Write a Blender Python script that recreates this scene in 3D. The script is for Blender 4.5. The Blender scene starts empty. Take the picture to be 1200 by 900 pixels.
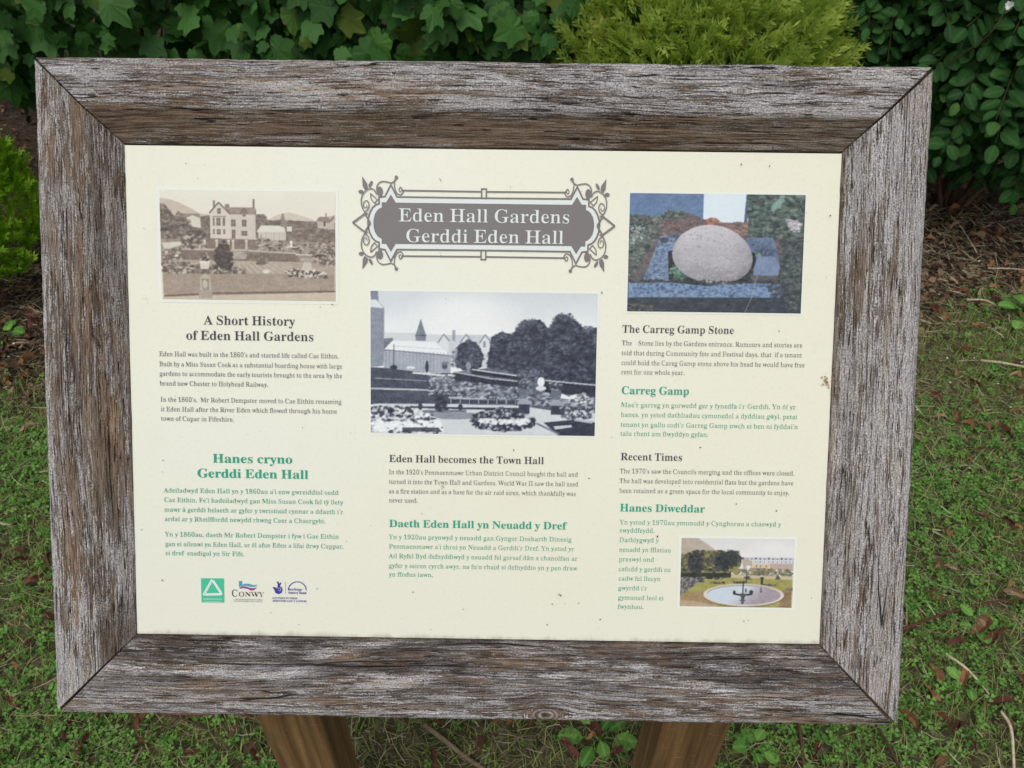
import bpy, math, random
import numpy as np
from mathutils import Vector, Matrix
from mathutils.geometry import tessellate_polygon

random.seed(7); RNG = np.random.default_rng(7)
S = bpy.context.scene
COL = S.collection
rad = math.radians

# ------------------------------------------------------------------ camera
F_PX = 906.0; PITCH = rad(40.2); ROLL = rad(0.5187); CAM = np.array([0.0, 0.0, 1.5])
_F = np.array([0, math.cos(PITCH), -math.sin(PITCH)])
_R0 = np.array([1.0, 0, 0]); _U0 = np.array([0, math.sin(PITCH), math.cos(PITCH)])
_R = _R0*math.cos(ROLL)+_U0*math.sin(ROLL); _U = -_R0*math.sin(ROLL)+_U0*math.cos(ROLL)
cam_d = bpy.data.cameras.new('camera'); cam = bpy.data.objects.new('camera', cam_d); COL.objects.link(cam)
cam.matrix_world = Matrix(((_R[0], _U[0], -_F[0], CAM[0]), (_R[1], _U[1], -_F[1], CAM[1]), (_R[2], _U[2], -_F[2], CAM[2]), (0, 0, 0, 1)))
cam_d.sensor_width = 36; cam_d.lens = F_PX/1200*36; cam_d.clip_start = .02; cam_d.clip_end = 500
cam_d.dof.use_dof = True; cam_d.dof.focus_distance = .82; cam_d.dof.aperture_fstop = 18
S.camera = cam

# ------------------------------------------------------------------ daylight (overcast)
SUN_EL, SUN_AZ = rad(62), rad(200)       # azimuth measured from +Y clockwise
w = bpy.data.worlds.new('World'); S.world = w; w.use_nodes = True
wn = w.node_tree; bg = wn.nodes['Background']
sky = wn.nodes.new('ShaderNodeTexSky'); sky.sky_type = 'NISHITA'; sky.sun_disc = False
sky.sun_elevation = SUN_EL; sky.sun_rotation = SUN_AZ; sky.dust_density = 4; sky.ozone_density = 1.0; sky.air_density = 1.2
hs = wn.nodes.new('ShaderNodeHueSaturation'); hs.inputs['Saturation'].default_value = .30
wn.links.new(sky.outputs[0], hs.inputs['Color']); wn.links.new(hs.outputs[0], bg.inputs['Color']); bg.inputs['Strength'].default_value = .12
sd = bpy.data.lights.new('sun', 'SUN'); sd.energy = 1.1; sd.angle = rad(35); sd.color = (1, .97, .92)
sun = bpy.data.objects.new('sun', sd); COL.objects.link(sun)
_sv = Vector((math.sin(SUN_AZ)*math.cos(SUN_EL), math.cos(SUN_AZ)*math.cos(SUN_EL), math.sin(SUN_EL)))
sun.rotation_euler = _sv.to_track_quat('Z', 'Y').to_euler(); sun.location = (0, 0, 8)
S.view_settings.view_transform = 'Standard'; S.view_settings.look = 'None'; S.view_settings.exposure = 0.0; S.view_settings.gamma = 1

# ------------------------------------------------------------------ helpers
def ray(px, py):
    return _F+_R*(px-600)/F_PX-_U*(py-450)/F_PX
def on_plane(px, py, o, n):
    d = ray(px, py); n = np.array(n, float); t = np.dot(np.array(o, float)-CAM, n)/np.dot(d, n); return CAM+d*t
def ground_at(px, py, z=0.0):
    return on_plane(px, py, (0, 0, z), (0, 0, 1))
def project(P):
    P = np.asarray(P)-CAM; d = P@_F; d = np.where(d < .01, .01, d)
    return 600+F_PX*(P@_R)/d, 450-F_PX*(P@_U)/d, d

def tag(o, label=None, cat=None, group=None, kind=None):
    if label: o['label'] = label
    if cat: o['category'] = cat
    if group: o['group'] = group
    if kind: o['kind'] = kind
    return o
def empty(name, loc, label, cat, group=None):
    o = bpy.data.objects.new(name, None); COL.objects.link(o); o.location = loc; o.empty_display_size = .05
    return tag(o, label, cat, group)
def mesh_np(name, V, polys, mat=None, smooth=False, attrs=None):
    """V (n,3); polys: int array (m,k) or list of such arrays"""
    me = bpy.data.meshes.new(name)
    if isinstance(polys, np.ndarray): polys = [polys]
    V = np.asarray(V, np.float32)
    tot = np.concatenate([np.full(len(p), p.shape[1], np.int32) for p in polys])
    idx = np.concatenate([p.ravel() for p in polys]).astype(np.int32)
    me.vertices.add(len(V)); me.vertices.foreach_set('co', V.ravel())
    me.loops.add(len(idx)); me.loops.foreach_set('vertex_index', idx)
    me.polygons.add(len(tot)); st = np.zeros(len(tot), np.int32); st[1:] = np.cumsum(tot)[:-1]
    me.polygons.foreach_set('loop_start', st); me.polygons.foreach_set('loop_total', tot)
    me.polygons.foreach_set('use_smooth', np.full(len(tot), bool(smooth)))
    for k, a in (attrs or {}).items():
        a = np.asarray(a, np.float32)
        if a.ndim == 1:
            at = me.attributes.new(k, 'FLOAT', 'POINT'); at.data.foreach_set('value', a)
        elif a.shape[1] == 3:
            at = me.attributes.new(k, 'FLOAT_VECTOR', 'POINT'); at.data.foreach_set('vector', a.ravel())
        else:
            at = me.attributes.new(k, 'FLOAT_COLOR', 'POINT'); at.data.foreach_set('color', a.ravel())
    me.update(calc_edges=True); me.validate()
    if mat: me.materials.append(mat)
    return me
def link(name, me, parent=None, loc=None):
    o = bpy.data.objects.new(name, me); COL.objects.link(o)
    if parent: o.parent = parent
    if loc is not None: o.location = loc
    return o

class MB:
    """collects pieces of geometry for ONE mesh"""
    def __init__(s): s.V = []; s.P = {}; s.n = 0; s.A = {}
    def add(s, V, polys, **attr):
        V = np.asarray(V, float).reshape(-1, 3)
        for p in (polys if isinstance(polys, list) else [polys]):
            p = np.asarray(p); s.P.setdefault(p.shape[1], []).append(p+s.n)
        s.V.append(V); s.n += len(V)
        for k, a in attr.items():
            a = np.asarray(a, float)
            if a.ndim == 0: a = np.full(len(V), float(a))
            s.A.setdefault(k, []).append(a)
    def mesh(s, name, mat=None, smooth=False):
        return mesh_np(name, np.concatenate(s.V), [np.concatenate(v) for v in s.P.values()], mat, smooth, {k: np.concatenate(v) for k, v in s.A.items()})
def tube(mb, pts, r0, r1=None, k=6, **attr):
    pts = np.asarray(pts, float); n = len(pts); r1 = r0 if r1 is None else r1
    T = np.gradient(pts, axis=0); T /= np.linalg.norm(T, axis=1)[:, None]+1e-9
    up = np.array([.31, .17, .93]); A = np.cross(T, up); A /= np.linalg.norm(A, axis=1)[:, None]+1e-9; B = np.cross(T, A)
    rr = np.linspace(r0, r1, n)[:, None, None]; a = np.linspace(0, 2*np.pi, k, endpoint=False)
    V = pts[:, None]+rr*(A[:, None]*np.cos(a)[None, :, None]+B[:, None]*np.sin(a)[None, :, None])
    i = np.arange(n-1)[:, None]*k; j = np.arange(k)[None]; j2 = (j+1) % k
    q = np.stack([i+j, i+j2, i+k+j2, i+k+j], -1).reshape(-1, 4)
    mb.add(V.reshape(-1, 3), [q, np.array([list(range(k))[::-1]]), np.array([[(n-1)*k+x for x in range(k)]])], **attr)
def vnoise(x, y, seed=0):
    """smooth value noise, arrays in, -1..1 out"""
    r = np.random.default_rng(seed).random((64, 64))*2-1
    xi = np.floor(x).astype(int); yi = np.floor(y).astype(int); fx = x-xi; fy = y-yi
    fx = fx*fx*(3-2*fx); fy = fy*fy*(3-2*fy)
    g = lambda a, b: r[a % 64, b % 64]
    return (g(xi, yi)*(1-fx)+g(xi+1, yi)*fx)*(1-fy)+(g(xi, yi+1)*(1-fx)+g(xi+1, yi+1)*fx)*fy
def fbm(x, y, seed=0, o=4):
    s = 0; a = 1; t = 0
    for i in range(o): s = s+a*vnoise(x*2**i, y*2**i, seed+i); t += a; a *= .55
    return s/t
def sstep(a, b, x):
    t = np.clip((x-a)/(b-a), 0, 1); return t*t*(3-2*t)

# ------------------------------------------------------------------ node materials
class NT:
    def __init__(s, name):
        s.m = bpy.data.materials.new(name); s.m.use_nodes = True; s.t = s.m.node_tree; s.b = s.t.nodes['Principled BSDF']
    def n(s, typ, props=None, **inp):
        x = s.t.nodes.new('ShaderNode'+typ)
        for k, v in (props or {}).items(): setattr(x, k, v)
        for k, v in inp.items(): s.set(x, k.replace('_', ' '), v)
        return x
    def set(s, x, k, v):
        sock = x.inputs[int(k[1:])] if (k[0] == 'i' and k[1:].isdigit()) else x.inputs[k]
        if isinstance(v, bpy.types.NodeSocket): s.t.links.new(v, sock)
        elif isinstance(v, bpy.types.Node): s.t.links.new(v.outputs[0], sock)
        else: sock.default_value = v
    def noise(s, vec, scale, detail=3, rough=.5, dist=0):
        return s.n('TexNoise', Vector=vec, Scale=scale, Detail=detail, Roughness=rough, Distortion=dist).outputs['Fac']
    def ramp(s, fac, stops, interp='LINEAR'):
        x = s.n('ValToRGB', Fac=fac); r = x.color_ramp; r.interpolation = interp
        while len(r.elements) < len(stops): r.elements.new(.5)
        for e, (p, c) in zip(r.elements, stops):
            e.position = p; e.color = (*c, 1) if len(c) == 3 else c
        return x.outputs[0]
    def step(s, fac, a, b):
        x = s.n('MapRange', i0=fac, i1=a, i2=b, i3=0.0, i4=1.0); x.interpolation_type = 'SMOOTHSTEP'; return x.outputs[0]
    def mix(s, f, a, b, mode='MIX'):
        x = s.n('MixRGB', {'blend_type': mode}, i0=f, i1=a, i2=b); return x.outputs[0]
    def math(s, op, a, b=0.0, c=0.0, clamp=False):
        x = s.n('Math', {'operation': op, 'use_clamp': clamp}, i0=a, i1=b)
        if op in ('MULTIPLY_ADD',): s.set(x, 'i2', c)
        return x.outputs[0]
    def attr(s, name, out='Fac'):
        return s.n('Attribute', {'attribute_name': name}).outputs[out]
    def vmul(s, v, k):
        return s.n('VectorMath', {'operation': 'MULTIPLY'}, i0=v, i1=k).outputs[0]
    def vadd(s, v, k):
        return s.n('VectorMath', {'operation': 'ADD'}, i0=v, i1=k).outputs[0]
    def bump(s, h, strength, dist):
        s.set(s.b, 'Normal', s.n('Bump', Strength=strength, Distance=dist, Height=h).outputs[0])
    def out(s, color=None, rough=.6, spec=.3):
        if color is not None: s.set(s.b, 'Base Color', color)
        s.set(s.b, 'Roughness', rough); s.set(s.b, 'Specular IOR Level', spec)
        return s.m

def mat_plain(name, c, rough=.7, spec=.2):
    t = NT(name); v = t.n('TexCoord').outputs['Object']
    f = t.noise(v, 60, 3); return t.out(t.mix(f, tuple(x*.88 for x in c)+(1,), tuple(min(1, x*1.1) for x in c)+(1,)), rough, spec)

def mat_old_wood():
    t = NT('weathered_oak')
    g = t.attr('grain', 'Vector')            # x along the grain (m), y across, z per board
    gf = t.attr('flake_edge_light'); gb = t.attr('brown'); gd = t.attr('dark')
    wob = t.noise(t.vmul(g, (5, 20, 3)), 1, 3)
    sh = t.n('CombineXYZ', Y=t.math('MULTIPLY', t.math('SUBTRACT', wob, .5), .010))
    gw = t.vadd(g, sh.outputs[0])
    fa = t.noise(t.vmul(gw, (46, 950, 60)), 1, 4, .72)
    fb = t.noise(t.vmul(gw, (11, 300, 30)), 1, 4, .65)
    fc = t.noise(t.vmul(gw, (120, 1500, 60)), 1, 2, .6)
    iso = t.noise(t.vmul(g, (520, 620, 100)), 1, 3, .7)
    band = t.noise(t.vmul(gw, (2.6, 48, 9)), 1, 4, .6)
    blot = t.noise(t.vmul(g, (11, 30, 4)), 1, 5, .65)
    mixf = t.math('ADD', t.math('MULTIPLY', fa, .58), t.math('MULTIPLY', fb, .42))
    base = t.ramp(mixf, [(.36, (.016, .012, .010)), (.43, (.085, .062, .047)), (.50, (.20, .153, .112)), (.59, (.34, .275, .22))])
    warm = t.ramp(band, [(.36, (.62, .59, .57)), (.5, (1, .96, .92)), (.64, (1.32, 1.12, .95))])
    base = t.mix(1.0, base, warm, 'MULTIPLY')
    def c5(x, k): return t.math('MULTIPLY', t.math('SUBTRACT', x, .5), k)
    # silvered fibres
    sv = t.math('ADD', fa, t.math('ADD', c5(blot, .7), c5(gf, .16)))
    c = t.mix(t.math('MULTIPLY', t.step(sv, .50, .64), .75), base, t.mix(fc, (.24, .225, .215, 1), (.48, .46, .445, 1)))
    # remnants of pale lilac stain, frayed along the fibres
    fl = t.noise(t.vmul(gw, (16, 135, 20)), 1, 7, .70)
    fs = t.noise(t.vmul(gw, (7, 560, 20)), 1, 4, .62)          # long single fibres
    fl = t.math('ADD', t.math('MULTIPLY', fl, .52), t.math('MULTIPLY', fs, .48))
    flv = t.math('ADD', fl, t.math('ADD', c5(gf, .15), c5(blot, .26)))
    flv = t.math('ADD', flv, t.math('ADD', c5(fa, .46), c5(iso, .16)))
    flm = t.step(flv, .520, .560)
    flc = t.ramp(t.math('ADD', t.math('MULTIPLY', fc, .5), t.math('MULTIPLY', iso, .5)), [(.36, (.18, .168, .165)), (.48, (.42, .408, .415)), (.60, (.70, .685, .69))])
    flc = t.mix(t.math('MULTIPLY', t.step(t.math('ADD', t.noise(t.vmul(gw, (12, 260, 20)), 1, 4, .7), c5(band, .5)), .52, .66), .75), flc, t.mix(fc, (.24, .19, .14, 1), (.55, .47, .37, 1)))
    c = t.mix(t.math('MULTIPLY', flm, .9), c, flc)
    # tiny bright chips
    chip = t.noise(t.vmul(g, (260, 800, 100)), 1, 3, .7)
    chm = t.math('MULTIPLY', t.step(chip, .625, .67), t.step(t.math('ADD', blot, c5(gf, .3)), .42, .60))
    c = t.mix(chm, c, (.66, .62, .57, 1))
    lich = t.noise(t.vmul(g, (30, 90, 11)), 1, 5, .7)
    c = t.mix(t.math('MULTIPLY', t.step(lich, .62, .70), .5), c, (.30, .29, .17, 1))
    # sheltered wood stays brown, exposed foot of the frame is blackened
    gbm = t.math('MULTIPLY', gb, .78)
    c = t.mix(gbm, c, t.ramp(mixf, [(.38, (.042, .028, .018)), (.49, (.150, .104, .066)), (.60, (.28, .205, .14))]))
    dk = t.math('MULTIPLY', gd, t.step(t.math('ADD', t.noise(t.vmul(gw, (9, 70, 9)), 1, 6, .7), c5(fa, .4)), .38, .56))
    c = t.mix(t.math('MULTIPLY', dk, .82), c, t.ramp(mixf, [(.40, (.012, .010, .012)), (.52, (.060, .048, .046)), (.62, (.17, .145, .14))]))
    # open checks and short pits along the grain
    crm = t.step(t.noise(t.vmul(gw, (5, 300, 30)), 1, 3, .55), .335, .295)
    crm = t.math('MAXIMUM', crm, t.step(t.noise(t.vmul(gw, (34, 520, 50)), 1, 2, .55), .35, .305))
    # a few long wandering splits
    lv = t.noise(t.vmul(gw, (1.7, 42, 9)), 1, 3, .5)
    spl = t.math('MULTIPLY', t.step(t.math('ABSOLUTE', t.math('SUBTRACT', lv, .53)), .0075, .0025), t.step(t.noise(t.vmul(g, (6, 22, 3)), 1, 2), .50, .60))
    crm = t.math('MAXIMUM', crm, spl)
    # knots: rings of dark and pale wood round a black heart
    kd = t.attr('knot'); kw = t.math('ADD', kd, c5(t.noise(t.vmul(g, (150, 150, 20)), 1, 3), .35))
    ring = t.math('MULTIPLY_ADD', t.math('SINE', t.math('MULTIPLY', kw, 21.0)), .5, .5)
    kc = t.mix(ring, (.055, .038, .028, 1), t.mix(iso, (.22, .175, .14, 1), (.52, .49, .48, 1)))
    kc = t.mix(t.step(kw, .30, .16), kc, (.02, .014, .012, 1))
    c = t.mix(t.math('MULTIPLY', t.step(kw, 1.0, .55), .7), c, kc)
    c = t.mix(t.math('MULTIPLY', crm, .92), c, (.009, .007, .006, 1))
    c = t.mix(1.0, c, t.ramp(iso, [(.3, (.62, .61, .60)), (.5, (1, 1, 1)), (.7, (1.28, 1.27, 1.25))]), 'MULTIPLY')
    h = t.math('ADD', t.math('MULTIPLY', fa, .9), t.math('MULTIPLY', fb, .6))
    h = t.math('ADD', h, t.math('MULTIPLY', flm, .25)); h = t.math('SUBTRACT', h, t.math('MULTIPLY', crm, .8)); h = t.math('ADD', h, t.math('MULTIPLY', iso, .25))
    t.bump(h, 1.0, .0016)
    return t.out(c, .85, .15)

def mat_post():
    t = NT('treated_softwood'); g = t.attr('grain', 'Vector')
    a = t.noise(t.vmul(g, (3, 90, 40)), 1, 4, .6); b = t.noise(t.vmul(g, (12, 600, 200)), 1, 2); d = t.noise(t.vmul(g, (9, 14, 9)), 1, 3)
    c = t.ramp(a, [(.3, (.080, .045, .019)), (.5, (.175, .100, .040)), (.7, (.28, .17, .078))])
    c = t.mix(t.math('MULTIPLY', t.step(b, .5, .7), .35), c, (.11, .06, .025, 1))
    c = t.mix(t.math('MULTIPLY', t.step(d, .62, .72), .5), c, (.12, .10, .04, 1))
    sc = t.noise(t.vmul(t.vadd(g, (3, 1, 2)), (60, 60, 60)), 1, 2)
    c = t.mix(t.math('MULTIPLY', t.step(t.noise(t.vmul(g, (420, 60, 60)), 1, 2), .68, .72), .35), c, (.42, .33, .22, 1))
    t.bump(t.math('ADD', a, t.math('MULTIPLY', b, .4)), .5, .0012)
    return t.out(c, .7, .25)

def mat_panel():
    t = NT('cream_panel'); v = t.n('TexCoord').outputs['Object']
    n1 = t.noise(v, 3.0, 3); n2 = t.noise(v, 25, 5, .65); n3 = t.noise(v, 260, 3)
    sep = t.n('SeparateXYZ', Vector=v)
    c = t.ramp(n1, [(.3, (.77, .79, .70)), (.55, (.78, .79, .67)), (.75, (.785, .77, .63))])
    right = t.step(sep.outputs['X'], -.25, .42)
    c = t.mix(t.math('MULTIPLY', right, .55), c, (.80, .78, .61, 1))  # uneven light on the panel painted into its colour: yellower to the right
    bt = t.step(sep.outputs['Y'], .05, -.27)
    c = t.mix(t.math('MULTIPLY', bt, .5), c, (.715, .715, .60, 1))  # same painted light: greyer and dimmer towards the bottom
    c = t.mix(t.math('MULTIPLY', t.step(n2, .55, .75), .25), c, (.68, .68, .57, 1))
    c = t.mix(t.math('MULTIPLY', t.step(n3, .50, .75), .10), c, (.45, .42, .34, 1))
    # grime gathered along the bottom bead
    gr = t.math('ADD', sep.outputs['Y'], t.math('MULTIPLY', t.noise(t.vmul(v, (60, 14, 1)), 1, 4, .65), .014))
    c = t.mix(t.math('MULTIPLY', t.step(gr, -.249, -.2585), .6), c, (.22, .19, .13, 1))
    t.bump(n2, .06, .001)
    return t.out(c, .42, .3)

def mat_ink(name, c, amp=.06):
    t = NT(name); v = t.n('TexCoord').outputs['Object']
    f = t.noise(v, 420, 2); return t.out(t.mix(f, tuple(x*(1-amp) for x in c)+(1,), tuple(min(1, x*(1+amp)) for x in c)+(1,)), .45, .3)
def mat_picture():
    t = NT('printed_photograph'); c = t.attr('print', 'Color'); return t.out(c, .42, .3)

def mat_leaf(name, dark, light, rough=.5, spec=.35, yellow=None, trans=.18):
    t = NT(name); r = t.n('ObjectInfo').outputs['Random']; ti = t.attr('tint')
    v = t.n('TexCoord').outputs['Object']
    k = t.math('FRACT', t.math('ADD', r, ti))
    c = t.mix(k, dark+(1,), light+(1,))
    if yellow: c = t.mix(t.math('MULTIPLY', t.step(k, .90, .99), .8), c, yellow+(1,))
    vein = t.attr('vein'); c = t.mix(t.math('MULTIPLY', t.step(vein, .6, 1.0), .35), c, tuple(min(1, x*1.7+.01) for x in light)+(1,))
    n = t.noise(v, 90, 3); c = t.mix(t.math('MULTIPLY', n, .35), c, tuple(x*.6 for x in dark)+(1,))
    t.bump(n, .35, .002)
    t.out(c, rough, spec)
    tr = t.n('BsdfTranslucent', Color=t.mix(.5, c, (light[0]*1.3, light[1]*1.5, light[2]*.6, 1)))
    mx = t.n('MixShader', i0=trans, i1=t.b, i2=tr); t.t.links.new(mx.outputs[0], t.t.nodes['Material Output'].inputs[0])
    return t.m
def mat_dry(name, stops, rough=.75):
    t = NT(name); r = t.n('ObjectInfo').outputs['Random']; ti = t.attr('tint'); k = t.math('FRACT', t.math('ADD', r, ti))
    c = t.ramp(k, stops); v = t.n('TexCoord').outputs['Object']; n = t.noise(v, 120, 3)
    c = t.mix(t.math('MULTIPLY', t.step(n, .4, .75), .5), c, (.035, .020, .012, 1)); t.bump(n, .4, .002)
    return t.out(c, rough, .25)

def mat_ground():
    t = NT('soil'); v = t.n('TexCoord').outputs['Object']; L = t.attr('lawn')
    a = t.noise(v, 40, 6, .65); b = t.noise(v, 6, 3)
    soil = t.ramp(a, [(.3, (.016, .011, .008)), (.55, (.055, .036, .024)), (.75, (.11, .075, .05))])
    that = t.ramp(a, [(.3, (.022, .022, .011)), (.5, (.080, .075, .038)), (.7, (.20, .175, .10))])
    c = t.mix(L, soil, that); c = t.mix(t.math('MULTIPLY', b, .3), c, (.03, .03, .015, 1))
    t.bump(a, .8, .02)
    return t.out(c, .9, .15)

M = {'wood': mat_old_wood(), 'post': mat_post(), 'panel': mat_panel(), 'pic': mat_picture(), 'ground': mat_ground(),
     'ink': mat_ink('charcoal_ink', (.045, .045, .055)), 'ink_body': mat_ink('grey_ink', (.10, .10, .105)), 'green': mat_ink('green_ink', (.010, .34, .215)),
     'green_body': mat_ink('pale_green_ink', (.03, .32, .21)), 'grey': mat_ink('mauve_grey_ink', (.180, .168, .170)), 'pale': mat_ink('pale_ink', (.70, .75, .72)),
     'mount': mat_ink('picture_margin', (.775, .80, .72)), 'logo_green': mat_ink('logo_green_ink', (.06, .50, .30)), 'navy': mat_ink('navy_ink', (.045, .045, .30)),
     'purple': mat_ink('purple_ink', (.25, .04, .28)), 'teal': mat_ink('teal_ink', (.06, .33, .45)), 'black': mat_ink('black_ink', (.02, .02, .025)),
     'lobed': mat_leaf('lobed_leaf', (.018, .070, .012), (.075, .205, .040), .5, .22, (.16, .20, .03), .22),
     'oval': mat_leaf('oval_leaf', (.014, .056, .014), (.040, .125, .026), .55, .16, (.07, .16, .03), .2),
     'gold': mat_leaf('golden_conifer_spray', (.21, .31, .055), (.56, .66, .15), .65, .1, (.30, .18, .05), .35),
     'lime': mat_leaf('lime_conifer_spray', (.15, .34, .018), (.40, .64, .05), .65, .1, None, .3),
     'clover': mat_leaf('clover_leaf', (.062, .180, .032), (.22, .44, .095), .55, .15, None, .22),
     'grass': mat_leaf('grass_blade', (.13, .22, .042), (.42, .46, .16), .55, .15, (.58, .50, .30), .2),
     'straw': mat_dry('dry_straw', [(0, (.17, .135, .08)), (.5, (.38, .32, .20)), (1, (.62, .55, .39))]),
     'litter': mat_dry('leaf_litter', [(0, (.035, .022, .015)), (.4, (.09, .052, .032)), (.7, (.17, .095, .05)), (1, (.26, .18, .11))]),
     'dead': mat_dry('dead_leaf', [(0, (.075, .026, .020)), (.35, (.15, .060, .036)), (.65, (.24, .105, .05)), (.85, (.33, .17, .07)), (1, (.36, .27, .18))]),
     'shoot': mat_dry('green_shoot', [(0, (.05, .075, .025)), (1, (.12, .09, .05))]),
     'bark': mat_dry('twig_bark', [(0, (.060, .034, .022)), (.5, (.12, .060, .04)), (1, (.17, .11, .07))]),
     'redbark': mat_dry('red_twig_bark', [(0, (.10, .030, .022)), (1, (.17, .06, .042))]),
     'white': mat_ink('white_petal', (.75, .73, .78)), 'dirt': mat_ink('dirt', (.10, .075, .05)), 'rust': mat_ink('rust_stain', (.34, .20, .10)),
     'backing': mat_plain('plywood', (.20, .14, .09))}
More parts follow.
